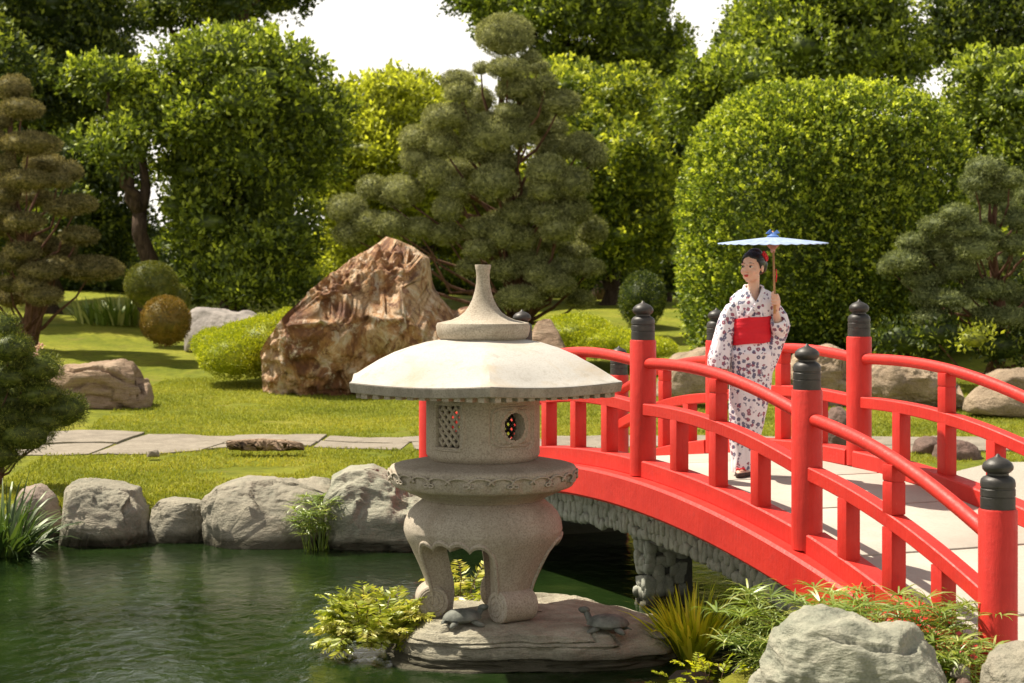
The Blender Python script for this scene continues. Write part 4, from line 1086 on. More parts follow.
cen = np.repeat(A.mean(1), n, 0); dr = fl_-cen; dr[:, 2] = 0; dr /= np.maximum(np.linalg.norm(dr, axis=1, keepdims=True), 1e-6)
fl_ = fl_+dr*(.016*w1*(.35+lo)+.008*w2)[:, None]
# overlap edge of the wrapped skirt
ed = np.abs(fl_[:, 0]-(.055-.10*(zz < .9)*(0.9-zz)))
fl_ = fl_+dr*(.010*np.exp(-(ed/.012)**2)*(fl_[:, 1] < 0)*(zz < .93))[:, None]
# fold at the hips (the tuck below the sash)
fl_ = fl_+dr*(.016*np.exp(-((zz-q(0, 352).z)/.028)**2))[:, None]
fq = []; R_ = len(rg); zN = q(0, 306).z; cxN = q(754.5, 0).x
for i in range(R_-1):
    for j in range(n):
        a, b_, c_, d_ = i*n+j, i*n+(j+1) % n, (i+1)*n+(j+1) % n, (i+1)*n+j
        m = (fl_[a]+fl_[c_])/2
        if m[2] > zN and m[1] < .03 and abs(m[0]-cxN) < (m[2]-zN)*.36: continue
        fq.append((a, b_, c_, d_))
kim = link('kimono', npmesh('kimono', fl_, fq, smooth=True), M['kimono'], wom)
so_ = kim.modifiers.new('thickness', 'SOLIDIFY'); so_.thickness = .006; so_.offset = 1
# sleeves
def sleeve(rows, seed):
    rg = []
    for (c, ax, hw, dp) in rows:
        ax = Vector(ax).normalized(); dz = Vector((0, 1, 0)); ring = []
        for a in np.linspace(0, 2*PI, 49)[:-1]:
            ca, sa = math.cos(a), math.sin(a); ring.append(Vector(c)+ax*math.copysign(abs(ca)**.8, ca)*hw+dz*math.copysign(abs(sa)**.8, sa)*dp)
        rg.append(ring)
    # resample rows
    A = np.array([[list(p) for p in g] for g in rg]); K = 50; t = np.linspace(0, len(rg)-1, K); Bq = np.empty((K, 48, 3))
    for i, tt in enumerate(t):
        k = min(int(tt), len(rg)-2); u = tt-k; Bq[i] = A[k]*(1-u)+A[k+1]*u
    f = Bq.reshape(-1, 3); cen = np.repeat(Bq.mean(1), 48, 0); dr = f-cen; dr /= np.maximum(np.linalg.norm(dr, axis=1, keepdims=True), 1e-6)
    f = f+dr*(.014*fbm(np.stack([f[:, 0]*14, f[:, 1]*8, f[:, 2]*5+f[:, 0]*6], 1), 3, seed)*np.repeat(np.linspace(.3, 1, K), 48))[:, None]
    fq = [(i*48+j, i*48+(j+1) % 48, (i+1)*48+(j+1) % 48, (i+1)*48+j) for i in range(K-1) for j in range(48)]; f = np.concatenate([f, Bq[0].mean(0)+(Bq[0]-Bq[0].mean(0))*.02]); fq += [(j, (j+1) % 48, 48*K+(j+1) % 48, 48*K+j) for j in range(48)]
    o = link('sleeve', npmesh('sleeve', f, fq, smooth=True), M['kimono'], kim); s = o.modifiers.new('thickness', 'SOLIDIFY'); s.thickness = .006; s.offset = 1
    return o
sleeve([(q(742, 296.5, .014), (1, 0, .9), .045, .055), (q(734, 301, .010), (1, 0, .35), .058, .066), (q(729.5, 312, 0), (1, 0, .1), .062, .070), (q(725.5, 326, -.015), (1, 0, 0), .066, .075), (q(721.5, 342, -.03), (1, 0, -.05), .072, .085), (q(718.5, 356, -.04), (1, 0, -.12), .078, .095), (q(718, 366, -.045), (1, 0, -.15), .074, .098)], 21)
sleeve([(q(763, 296.5, .014), (1, 0, -.9), .045, .055), (q(772.5, 301, .012), (1, 0, -.35), .058, .066), (q(777.5, 312, .0), (1, 0, -.1), .066, .072), (q(780, 325, -.01), (1, 0, .1), .072, .080), (q(777, 337, .0), (1, 0, .2), .074, .075), (q(772.5, 350, .01), (1, 0, .25), .070, .06), (q(768.5, 366, .01), (1, 0, .3), .055, .05), (q(766.5, 376, .01), (1, 0, .3), .040, .04)], 33)
# the sleeve mouth turned back round the raised forearm
mb = MB(); rr2 = []
for c, ax, hw in ((q(779, 330, -.050), 0, .064), (q(776.5, 321.5, -.092), 0, .056), (q(775.5, 318, -.104), 0, .050)):
    d = (q(773, 309, -.125)-q(778.5, 329, -.06)).normalized(); u = Vector((1, 0, 0)); u = (u-d*u.dot(d)).normalized(); v = d.cross(u)
    rr2.append([c+u*hw*math.cos(a)+v*hw*1.15*math.sin(a) for a in np.linspace(0, 2*PI, 33)[:-1]])
cu = MB().rings(rr2, cap=False).build('sleeve_cuff', M['kimono'], kim, smooth=True); s = cu.modifiers.new('thickness', 'SOLIDIFY'); s.thickness = .006
# crossed collar
def strap(pts, w, name, mat, parent, th=.008, nrm=None):
    mb = MB(); rg = []
    pts = [Vector(p) for p in pts]
    for i, p in enumerate(pts):
        t = (pts[min(i+1, len(pts)-1)]-pts[max(i-1, 0)]).normalized(); o = Vector((p.x-q(753, 0).x, p.y-.02, .25*abs(p.x))); o = (o-t*o.dot(t)).normalized(); s = t.cross(o)
        rg.append([p+s*w/2-o*th, p+s*w/2+o*th, p-s*w/2+o*th, p-s*w/2-o*th])
    mb.rings(rg); return mb.build(name, mat, parent, bevel=.003, auto=60)
strap([q(746, 285.5, .055), q(743.8, 287, .01), q(744.8, 289.5, -.035), q(748, 295, -.075), q(753, 303, -.103), q(758.5, 311, -.112), q(760.5, 315, -.108)], .030, 'collar', M['kimono'], kim)
strap([q(761, 285.5, .055), q(763.5, 287, .01), q(762.5, 289.5, -.035), q(759.5, 295, -.080), q(755, 303, -.112), q(749, 311, -.120), q(746.5, 315, -.110)], .030, 'collar', M['kimono'], kim)
strap([q(746, 285.5, .058), q(754, 285, .078), q(761, 285.5, .058)], .030, 'collar', M['kimono'], kim)
# sash
rg = []
for y in np.linspace(343.5, 317.5, 30):
    g = []
    for a in np.linspace(0, 2*PI, 65)[:-1]:
        u = (y-317.5)/26; xl = 734.2-1.6*u; xr = 768.8-1.0*u; c = q((xl+xr)/2, y-1.5+3*((math.cos(a)))*0, 0); ca, sa = math.cos(a), math.sin(a)
        g.append(c+Vector((math.copysign(abs(ca)**.82, ca)*((xr-xl)/2/PS+.018), math.copysign(abs(sa)**.82, sa)*.130, .012*ca+.0025*math.sin(a*5+y)))*1.0+Vector((ca, sa, 0))*.004*(1 if int((y-317.5)/5.2) % 2 else 0)*(.4+.6*abs(ca)))
    rg.append(g)
ob = MB().rings(rg).build('obi', M['obi'], wom, auto=60)
ob2 = MB(); ob2.box((q(751, 0).x, .15, q(0, 326).z), (.10, .04, .11)); ob2.build('obi_bow', M['obi'], ob, bevel=.02, auto=40)
# sandals
for dx, dy in ((740.5, -.02), (746.5, .03)):
    p = q(dx-.4, 473.4, dy-.05); Mx = Matrix.Translation(p) @ Matrix.Rotation(R(-18), 4, 'Z')
    mb = MB(); rg = []
    for z, k in ((.0, .96), (.004, 1), (.022, 1), (.026, .96)): rg.append([Mx @ Vector((.043*k*math.cos(a)*(1+.12*math.sin(a)), .118*k*math.sin(a), z)) for a in np.linspace(0, 2*PI, 33)[:-1]])
    sd3 = mb.rings(rg).build('sandal', M['sandal'], wom, auto=40)
    mb = MB(); mb.tube([Mx @ Vector(v) for v in ((-.04, .01, .02), (-.025, -.03, .052), (0, -.07, .052), (.025, -.03, .055), (.04, .01, .02))], .006, 8); mb.build('thong', M['red_flower'], sd3, smooth=True)
# ------------------------------------------------------------------ parasol
top = q(770.2, 236.5, -.135); grip = GR
pa = thing('parasol', 'pale blue paper parasol on a slim bamboo pole, held by the woman', 'parasol', Vector(wom.location)+q(771.4, 311, -.150))
o_ = Vector(pa.location)-Vector(wom.location)
ax = (top-grip).normalized(); tilt = (Matrix.Rotation(R(2.2), 3, 'X') @ Matrix.Rotation(R(-.4), 3, 'Y'))
def pr(v): return top-o_+tilt @ Vector(v)
mb = MB(); mb.tube([q(771.6, 312, -.150)-o_, grip-o_, top-o_+Vector((0, 0, .045))], [.0085, .0085, .0075], 12); mb.build('pole', M['bamboo'], pa, smooth=True)
NRIB = 32; RP = .392; HP = .040
rg = []
for r, z in ((.018, 0.006), (.06, -.002), (.16, -.013), (.27, -.025), (.36, -.036), (RP, -HP)):
    g = []
    for j in range(NRIB*4):
        a = 2*PI*j/(NRIB*4); sag = -.0065*(r/RP)*abs(math.sin(a*NRIB/2)); k = 1-.010*abs(math.sin(a*NRIB/2))*(r/RP); g.append(pr((r*k*math.cos(a), r*k*math.sin(a), z+sag)))
    rg.append(g)
can = MB().rings(rg, cap=False).build('canopy', M['paper'], pa, smooth=True); s = can.modifiers.new('t', 'SOLIDIFY'); s.thickness = .0015
for j in range(NRIB):
    a = 2*PI*j/NRIB; mb = MB(); mb.tube([pr((.012*math.cos(a), .012*math.sin(a), -.004)), pr((RP*.5*math.cos(a), RP*.5*math.sin(a), -.031)), pr((RP*.995*math.cos(a), RP*.995*math.sin(a), -HP-.003))], [.0028, .0026, .002], 5); mb.build('rib', M['rib_wood'], pa, smooth=True)
mb = MB()
for j in range(NRIB):
    a = 2*PI*j/NRIB; mb = MB(); mb.tube([pr((.014*math.cos(a), .014*math.sin(a), -.088)), pr((.085*math.cos(a), .085*math.sin(a), -.012))], .0022, 5); mb.build('strut', M['rib_wood'], pa, smooth=True)
mb = MB(); mb.lathe([(.0, -.110), (.014, -.110), (.018, -.09), (.017, -.078), (.0, -.078)], 20); mb.v = [tuple(pr(v)) for v in mb.v]; mb.build('runner', M['rib_wood'], pa, auto=50)
mb = MB(); mb.lathe([(.0, .0), (.042, .0), (.044, .008), (.030, .016), (.022, .030), (.016, .034), (0, .036)], 20); mb.v = [tuple(pr((v[0], v[1], v[2]))) for v in mb.v]; cp = mb.build('tip_cover', M['blue_cloth'], pa, auto=50)
mb = MB(); mb.add([pr(v) for v in ((-.052, 0, .028), (-.02, -.01, .058), (.0, 0, .030), (.03, .01, .052), (.05, 0, .030), (.0, .006, .016))], [(0, 1, 2, 5), (2, 3, 4, 5)]); b5 = mb.build('tip_bow', M['blue_cloth'], cp); s = b5.modifiers.new('t', 'SOLIDIFY'); s.thickness = .006
mb = MB(); mb.tube([q(773, 268, -.158)-o_, q(773.3, 275, -.162)-o_, q(772.8, 281, -.160)-o_], [.004, .005, .003], 6); mb.build('tassel', M['red_flower'], pa, smooth=True)
# ------------------------------------------------------------------ the garden: rocks
SH = 'boulders along the far shore of the pond'
rock('boulder', 'dark brownish shore boulder half hidden behind strappy leaves at the left edge', 'boulder_pink', [(12, 545), (14, 510), (24, 488), (40, 484), (52, 496), (64, 520), (66, 545)], 16.9, .7, 5, SH, sub=5, sink=.15)
rock('boulder', 'squarish grey shore boulder with a sunlit flat top, second from the left above the pond', 'boulder', [(63, 542), (66, 505), (72, 482), (84, 479), (118, 487), (134, 490), (144, 508), (153, 540)], 16.75, .8, 6, SH, sub=6, facets=((10, .8), (60, .45)), planes=5, plev=.78, sink=.15, power=.45)
rock('boulder', 'smallest squat shore boulder, wedged between the squarish one and the long pale one', 'boulder', [(153, 537), (153, 508), (160, 500), (180, 499), (203, 501), (208, 515), (208, 537)], 16.85, .5, 7, SH, sub=6, facets=((10, .8), (50, .45)), planes=4, sink=.15, power=.4)
rock('boulder', 'long pale shore boulder with rounded left end, left of the papyrus tuft', 'boulder', [(207, 545), (208, 520), (203, 500), (214, 487), (245, 479), (300, 478), (326, 482), (338, 500), (340, 530), (335, 545)], 16.8, 1.0, 8, SH, sub=6, facets=((14, .75), (80, .45)), planes=4, plev=.8, sink=.15, power=.45)
rock('boulder', 'largest shore boulder with a crumpled pale greenish top, partly behind the lantern', 'green_rock', [(326, 545), (330, 500), (330, 478), (350, 467), (372, 466), (395, 478), (425, 492), (450, 505), (455, 545)], 16.7, 1.2, 9, SH, sub=6, amp=.12, facets=((16, .75), (70, .5)), planes=3, sink=.15, power=.5, ridge=.9)
rock('boulder', 'dark boulder on the shore behind the lantern pedestal, beside the bridge end', 'boulder', [(450, 545), (455, 515), (475, 505), (505, 510), (520, 545)], 17.2, .8, 10, SH, sub=5, sink=.15)
rock('red_rock', 'great slanting red and cream veined rock on the lawn behind the lantern', 'red_rock', [(270, 392), (268, 372), (267, 350), (277, 335), (296, 310), (318, 288), (345, 265), (366, 249), (384, 236), (396, 240), (412, 247), (427, 258), (430, 290), (442, 302), (455, 318), (462, 340), (464, 392)], 29.5, 2.2, 14, sub=7, amp=.15, freq=1.7, planes=0, sink=.1, power=.45, ridge=1., fine=2.2, top=.15, facets=((14, .8), (70, .7), (300, .5)))
rock('ochre_rock', 'pale ochre rock leaning against the right foot of the great red rock', 'red_rock', [(400, 392), (415, 345), (440, 318), (470, 308), (500, 318), (520, 392)], 29.9, 1.3, 15, sub=5, amp=.14, sink=.1)
rock('ochre_rock', 'rounded brown rock beside the low hedge, seen over the right slope of the lantern roof', 'layered_rock', [(525, 392), (528, 340), (538, 320), (550, 318), (560, 335), (572, 360), (575, 392)], 30.5, 1.1, 16, sub=5, amp=.10, sink=.1)
rock('layered_rock', 'low brown rock in horizontal layers lying alone on the left lawn', 'layered_rock', [(50, 404), (54, 378), (58, 367), (80, 366), (98, 362), (112, 361), (125, 358), (136, 366), (150, 378), (154, 392), (150, 404)], 26.5, 1.0, 17, sub=6, amp=.08, planes=8, strata=3.2, sa=3., plev=.8, sink=.1, power=.45)
rock('grey_rock', 'long grey rock behind the rust tinted ball shrub', 'grey_rock', [(186, 345), (190, 312), (196, 307), (220, 309), (236, 313), (250, 311), (260, 316), (264, 345)], 37, 1.6, 18, sub=5, amp=.10, planes=8, sink=.15, power=.5)
RR = 'rocks edging the lawn behind the bridge'
rock('garden_rock', 'broad low tan rock lying on the lawn behind the far rail, left of the woman', 'ochre_rock', [(655, 392), (660, 370), (675, 356), (700, 348), (725, 346), (735, 392)], 27, 1.2, 19, RR, sub=5, amp=.09, sink=.1, power=.55)
rock('garden_rock', 'craggy tan rock right of the woman, its top showing above the far mid rail', 'ochre_rock', [(783, 404), (790, 365), (800, 350), (830, 344), (846, 352), (858, 378), (860, 404)], 27.5, 1.2, 20, RR, sub=6, amp=.14, planes=4, sink=.1, facets=((30, .7), (120, .6)), ridge=1.)
rock('garden_rock', 'widest craggy tan rock right of the tall far post, heavily pitted', 'ochre_rock', [(855, 402), (858, 368), (866, 358), (895, 359), (920, 362), (945, 375), (960, 382), (966, 402)], 27, 1.4, 21, RR, sub=6, amp=.14, planes=4, sink=.1, facets=((30, .7), (120, .6)), ridge=1.)
rock('garden_rock', 'smooth pale wedge shaped rock near the right edge behind the far rail', 'ochre_rock', [(964, 412), (968, 398), (978, 388), (990, 382), (1015, 390), (1035, 400), (1040, 414)], 25.5, 1.0, 22, RR, sub=5, amp=.06, sink=.1)
rock('garden_rock', 'dark brown rock behind the pale wedge shaped rock at the right edge', 'ochre_rock', [(980, 395), (986, 376), (1000, 370), (1030, 370), (1060, 380), (1064, 400)], 28, 1.3, 23, RR, sub=5, amp=.14, sink=.1)
rock('garden_rock', 'little dark rock on the grass, left of the knobbly red brown one', 'dark_rock', [(912, 450), (916, 440), (925, 436), (940, 437), (946, 450)], 21, .4, 24, RR, sub=4, sink=.06)
rock('garden_rock', 'knobbly red brown rock on the grass edge beyond the far rail', 'dark_rock', [(932, 463), (936, 446), (948, 440), (962, 440), (976, 447), (984, 458), (984, 463)], 20.6, .5, 25, RR, sub=5, amp=.14, sink=.06)
rock('garden_rock', 'small dark rock beside the path, seen between balusters right of the woman', 'dark_rock', [(820, 452), (824, 425), (832, 408), (845, 406), (852, 420), (856, 452)], 21.5, .5, 26, RR, sub=5, amp=.12, sink=.06)
rock('edging_stone', 'thin reddish strip of rough stone along the near edge of the path', 'layered_rock', [(212, 446), (220, 441), (240, 440), (262, 438.5), (285, 440), (305, 443), (322, 446)], 20.7, .16, 27, sub=6, amp=.45, freq=3, facets=((60, .8),), sink=.05)
rock('pebble_rock', 'little pale stone at the near edge of the path', 'path_stone', [(146, 455), (149, 450), (158, 450), (160, 455)], 20.3, .12, 28, sub=4, sink=.02)
# foreground
rock('foreground_boulder', 'big smooth grey green boulder in the foreground at the foot of the bridge', 'green_rock', [(742, 700), (756, 680), (768, 655), (778, 632), (790, 620), (806, 613), (830, 613), (850, 617), (862, 621), (882, 628), (898, 628), (916, 632), (932, 648), (948, 676), (953, 700)], 8.7, .9, 31, sub=6, amp=.10, freq=1.1, planes=7, plev=.84, sink=.2, power=.55, ridge=.7, strata=1.7)
rock('foreground_boulder', 'pale tan boulder cut by the lower right corner of the picture', 'boulder', [(982, 700), (988, 678), (996, 658), (1008, 648), (1026, 645), (1060, 650), (1075, 700)], 8.4, .5, 32, sub=5, amp=.14, sink=.2)
rock('shore_stone', 'small round grey stone between the big foreground boulder and the last post', 'boulder', [(950, 676), (953, 666), (962, 664), (969, 668), (970, 678)], 8.9, .1, 33, sub=4, sink=.03)
rock('shore_stone', 'small dark stone below the last post, at the bottom of the picture', 'dark_rock', [(954, 690), (958, 680), (966, 678), (973, 684), (974, 692)], 8.8, .1, 34, sub=4, sink=.03)
rock('shore_stone', 'flat mossy stone just under the water at the bottom edge, right of the lantern rock', 'dark_rock', [(668, 682), (676, 674), (694, 672), (712, 678), (716, 684)], 10.9, .4, 35, sub=4, sink=.05)
# ------------------------------------------------------------------ shrubs
def ball(label, mat, px, py, rx, ry, Z, seed, group='clipped ball shrubs on the left lawn', leaf=.03, dens=3600, name='ball_shrub', **kw):
    e = px_ell(px, py, rx, ry, Z); b = (e[0], e[1], e[2]-e[5]); b = (b[0], b[1], min(b[2], gz(b[0], b[1])))
    return plant(name, label, 'shrub', mat, b, [e], leaf, dens, seed, group=group, crown='foliage', lump=.03, hole=-2, core=.95, jit=.02, spread=.5, per=4, up=.2, **kw)
ball('rust tinted ball shrub standing in front, beside the grey rock', 'ball_rust', 165.5, 321, 24, 24.5, 34, 41)
ball('green clipped ball shrub standing behind and left of the rust tinted one', 'ball_green', 151, 285, 26, 23, 38, 42)
ball('half hidden low ball shrub between the other two, against the dark hedge', 'ball_green', 178, 299, 12, 14, 38.5, 43)
def mound(label, px_list, mat, seed, leaf=.035, dens=2600, group=None, name='low_shrub', **kw):
    bl = [px_ell(*a) for a in px_list]; x = bl[0][0]; y = bl[0][1]
    return plant(name, label, 'shrub', mat, (x, y, gz(x, y)), bl, leaf, dens, seed, group=group, crown='foliage', lump=.09, hole=-2, core=.88, jit=.04, spread=.6, per=4, freq=2.5, **kw)
mound('low lime green spreading shrub clipped in a slope up to the red rock', [(236, 355, 36, 22, 30, .9), (266, 346, 38, 29, 30.4, 1.), (216, 345, 22, 15, 30.8, .7), (290, 334, 24, 25, 30.6, .8), (248, 340, 30, 18, 31.2, .8)], 'mound_lime', 44)
mound('low dark and lime clipped hedge sloping down behind the left end of the bridge', [(575, 334, 40, 18, 33, .9), (605, 343, 40, 14, 32.5, .8), (645, 348, 30, 10, 32, .7)], 'mound_lime', 45)
mound('small round dark shrub at the back of the lawn, left of the big clipped hedge', [(642, 300, 22, 28, 42, 1.)], 'leaf_dark', 46, name='round_shrub')
# big clipped hedge behind the woman
e = px_ell(826, 232, 132, 138, 35.5, 2.4)
bl = [e, px_ell(790, 246, 104, 132, 35, 2.2), px_ell(872, 252, 98, 122, 35.2, 2.2)]
plant('clipped_hedge', 'huge rounded box hedge dotted with yellow new leaves, right behind the woman', 'hedge', 'leaf_hedge', (e[0], e[1], gz(e[0], e[1])), bl, .078, 860, 47, lump=.035, hole=-1.2, core=.84, per=6, aspect=.6, mode='super', freq=2.6, jit=.05, shoots=.30, crown='foliage')
# ------------------------------------------------------------------ cloud pruned trees
def cloud(name, label, pads, Z, base_px, mat, seed, trunk_r, leaf=.06, dens=900, bark='bark_red', zspread=1.2, group='cloud pruned trees', limbs=None, dep=1.15, needle=.22):
    rng = np.random.default_rng(seed); x0, y0, z0 = P(base_px[0], base_px[1], Z); base = (x0, y0, gz(x0, y0)); b = Vector(base)
    t = thing(name, label, 'tree', base, group=group); bl = []; tops = []
    for i, (px, py, rx, ry) in enumerate(pads):
        off = abs(px-base_px[0])/max(1, max(abs(p[0]-base_px[0]) for p in pads)); dz = -(zspread*(1-off**2)**.5)*rng.uniform(.3, 1.)
        if i % 5 == 4: dz = -dz*.5
        e = px_ell(px, py, rx*.98, ry*1.0, Z+dz); e = (e[0], e[1], e[2], e[3], e[3]*dep, e[5]); bl.append((e[0]-b.x, e[1]-b.y, e[2]-b.z, e[3], e[4], e[5])); tops.append(Vector(bl[-1][:3])-Vector((0, 0, e[5]*.3)))
    rng2 = np.random.default_rng(seed+3)
    for i, blb in enumerate(bl):     # each clipped pad is a part of its own
        me = crown_mesh('foliage_pad', [blb], leaf, dens, seed+i, per=4, lump=.10, hole=-3, core=.90, aspect=needle, up=.1, freq=2.5, jit=.05, spread=.35)
        link('foliage_pad', me, M[mat], t)
    # trunk with a limb to every pad
    mb = MB(); topz = max(q_.z for q_ in tops); sp = []
    tx = [q_ for q_ in tops if q_.z > topz*.85]; tt = sum(tx, Vector())/len(tx)
    for i in range(12):
        u = i/11; p = Vector((0, 0, -.2)).lerp(tt, u); p.x += .35*trunk_r*6*math.sin(u*5.)*(1-u); p.y += .2*math.sin(u*4+1)*(1-u)*trunk_r*4; sp.append(p)
    mb.tube(sp, [trunk_r*(1.5 if i == 0 else 1-.85*i/11) for i in range(12)], 10)
    for q_ in tops:
        k = max(1, min(10, int((q_.z/max(topz, .1))*11-1.5))); s_ = sp[k]; L = (q_-s_).length; pts = []
        for i in range(5):
            u = i/4; p = s_.lerp(q_, u); p.z -= .12*L*math.sin(PI*u); pts.append(p+Vector(rng2.normal(size=3))*.04*L*math.sin(PI*u))
        mb.tube(pts, [trunk_r*.2*(1-.7*i/4) for i in range(5)], 6)
    mb.build('trunk', M[bark], t, smooth=True)
    return t
CEN = [(505, 36, 28, 20), (531, 58, 9, 6), (481, 69, 8, 6), (508, 69, 21, 10), (538, 68, 10, 7), (459, 81, 17, 9), (546, 83, 11, 8), (459, 93, 13, 10), (519, 90, 22, 11), (481, 101, 13, 12), (560, 103, 20, 12), (530, 116, 19, 10), (448, 118, 26, 13), (507, 113, 15, 8), (549, 128, 18, 11), (491, 135, 29, 21), (520, 134, 13, 13), (417, 139, 17, 12), (443, 145, 17, 13), (554, 150, 20, 15), (580, 146, 15, 13), (595, 156, 12, 13), (417, 159, 16, 14), (435, 174, 15, 14), (457, 171, 20, 12), (494, 183, 22, 17), (547, 172, 20, 16), (573, 183, 18, 15), (455, 190, 15, 11), (470, 196, 13, 9), (401, 192, 23, 15), (373, 188, 15, 11), (347, 209, 19, 13), (371, 223, 17, 11), (349, 234, 15, 11), (390, 225, 15, 11), (418, 229, 17, 10), (448, 209, 14, 12), (446, 234, 17, 10), (523, 198, 18, 14), (545, 190, 16, 12), (529, 207, 15, 10), (547, 216, 16, 10), (569, 212, 22, 16), (591, 231, 15, 13), (558, 230, 18, 12), (503, 236, 13, 13), (478, 250, 14, 9), (530, 262, 22, 11), (575, 252, 16, 9), (590, 268, 14, 8), (505, 270, 16, 10), (555, 285, 20, 10), (520, 298, 24, 11), (580, 300, 14, 8), (470, 268, 13, 8), (500, 225, 20, 12), (520, 240, 20, 12), (480, 230, 18, 11), (540, 245, 18, 11), (500, 160, 18, 12), (515, 215, 18, 12), (475, 150, 16, 11), (538, 100, 14, 9), (492, 252, 16, 9), (565, 268, 16, 9), (540, 275, 16, 9)]
cloud('cloud_pine', 'tall olive grey tree pruned into many rounded cushions, behind the red rock', CEN, 40, (508, 322), 'pad_olive', 60, .26, leaf=.06, dens=2000)
LEF = [(14, 88, 17, 12), (22, 109, 21, 10), (0, 122, 12, 8), (29, 144, 31, 11), (45, 164, 21, 10), (5, 164, 11, 9), (26, 181, 26, 10), (58, 181, 13, 8), (70, 172, 12, 10), (36, 198, 19, 8), (64, 208, 19, 8), (77, 204, 19, 9), (3, 212, 14, 8), (5, 196, 14, 9), (35, 245, 26, 10), (79, 236, 19, 9), (56, 266, 17, 9), (91, 269, 31, 12), (10, 285, 14, 8), (9, 299, 14, 9), (44, 296, 18, 9), (25, 222, 20, 9), (40, 272, 20, 9), (22, 252, 18, 9), (60, 250, 16, 8), (30, 285, 16, 8), (10, 262, 16, 9), (-20, 230, 18, 10), (8, 228, 18, 9), (-15, 180, 18, 10), (-22, 270, 18, 10), (-10, 140, 16, 9), (-22, 300, 18, 10)]
cloud('cloud_pine', 'brownish tree pruned into flat stacked cushions at the left edge', LEF, 36, (18, 325), 'pad_brown', 61, .22, leaf=.045, dens=2600, zspread=1.)
RIG = [(986, 169, 20, 11), (974, 183, 14, 9), (1009, 180, 15, 10), (991, 195, 20, 10), (1002, 207, 17, 10), (957, 214, 16, 9), (939, 226, 19, 9), (967, 230, 17, 8), (1019, 221, 14, 10), (990, 221, 15, 9), (905, 262, 22, 11), (940, 256, 18, 9), (925, 280, 20, 10), (960, 270, 22, 10), (1000, 262, 20, 11), (985, 290, 20, 10), (945, 300, 22, 9), (915, 242, 18, 8), (1015, 245, 16, 9), (1020, 300, 20, 12), (975, 250, 20, 11), (955, 240, 18, 9), (985, 236, 18, 9), (1000, 290, 18, 9), (965, 310, 18, 9), (930, 298, 18, 9), (1010, 318, 18, 9), (1040, 230, 18, 10), (1045, 270, 20, 12), (1030, 195, 14, 9), (890, 268, 12, 8), (930, 318, 16, 8), (1045, 320, 18, 10), (990, 316, 16, 8)]
cloud('cloud_pine', 'grey green tree pruned into cushions at the right edge, beside the big clipped hedge', RIG, 31, (985, 370), 'pad_green', 62, .16, leaf=.05, dens=2200, zspread=1.3)
FRO = [(2, 328, 17, 14), (10, 348, 23, 14), (34, 368, 27, 16), (10, 376, 22, 13), (12, 399, 30, 16), (60, 410, 27, 18), (24, 434, 29, 17), (-12, 378, 22, 15), (-10, 425, 26, 16), (-16, 345, 22, 15), (40, 394, 20, 12), (-4, 455, 24, 14), (8, 418, 24, 12), (44, 422, 20, 12)]
def pine_front():
    t = cloud('garden_pine', 'dark green needled pine in tufted pads at the left edge by the pond', FRO, 18.2, (-16, 480), 'pad_pine', 63, .07, leaf=.04, dens=4600, zspread=.45, group=None, dep=.9, needle=.12)
pine_front()
t = plant('lit_shrub', 'small bright yellow green leafy shrub under the cloud pruned tree at the right', 'shrub', 'leaf_yellow', (P(974, 345, 29)[0], 29, gz(P(974, 345, 29)[0], 29)), [px_ell(974, 339, 16, 10, 29)], .09, 420, 64, lump=.15, core=.8, crown='foliage')
plant('dark_shrub', 'dark leafy shrub with paler tips under the trees at the right, behind the tan rocks', 'shrub', 'leaf_dark', (P(945, 345, 30)[0], 30, gz(7, 30)), [px_ell(940, 332, 26, 16, 30), px_ell(905, 340, 30, 16, 31), px_ell(1000, 345, 26, 18, 30.5), px_ell(1035, 340, 26, 24, 31)], .09, 420, 65, lump=.15, core=.8, crown='foliage')
# ------------------------------------------------------------------ broadleaf trees
def tree(label, ells, mat, seed, nsub, leaf=.13, dens=190, trunk=None, name='broadleaf_tree', base=None, group='broadleaf trees behind the lawn', hole=-.30, core=.62, lump=.34, shoots=.22, lo=.28, hi=.52, aspect=.5, bark='bark'):
    rng = np.random.default_rng(seed); bl = []
    for e in ells: bl += sub_blobs(px_ell(*e), nsub, rng, lo, hi)
    if base is None: base = (ells[0][0], ells[0][4])
    x, y, z = P(base[0], 300, base[1]); g = gz(x, y)
    tops = [px_ell(*e)[:3] for e in ells]
    if len(tops) == 1: e = px_ell(*ells[0]); tops = [(e[0]+dx*e[3], e[1], e[2]+dz*e[5]) for dx, dz in ((-.4, .1), (.1, .4), (.45, 0))]
    return plant(name, label, 'tree', mat, (x, y, g), bl, leaf, dens, seed, trunk=(trunk or .22, tops), group=group, hole=hole, core=core, lump=lump, shoots=shoots, per=6, up=.3, aspect=aspect, freq=1.1, bark=bark)
tree('tall leafy tree with a broad sunlit crown reaching the lawn, left of the red rock', [(235, 95, 95, 62, 43, 3.0), (270, 190, 68, 90, 43.5, 2.6), (205, 220, 48, 78, 43, 2.4), (290, 130, 50, 55, 44, 2.2), (205, 120, 50, 45, 42.6, 1.8), (255, 265, 80, 38, 42.5, 2.2), (240, 288, 88, 24, 41.8, 2.), (178, 165, 22, 40, 43, 1.2)], 'leaf_green', 70, 15, leaf=.14, dens=210, trunk=.35, base=(235, 43))
tree('smaller leaning tree with bare dark trunk, just left of the tall leafy tree', [(115, 150, 32, 30, 41, 1.2), (108, 82, 42, 26, 42, 1.4), (150, 105, 30, 35, 42.4, 1.2)], 'leaf_green', 71, 12, leaf=.13, dens=190, trunk=.26, base=(155, 42), core=.55)
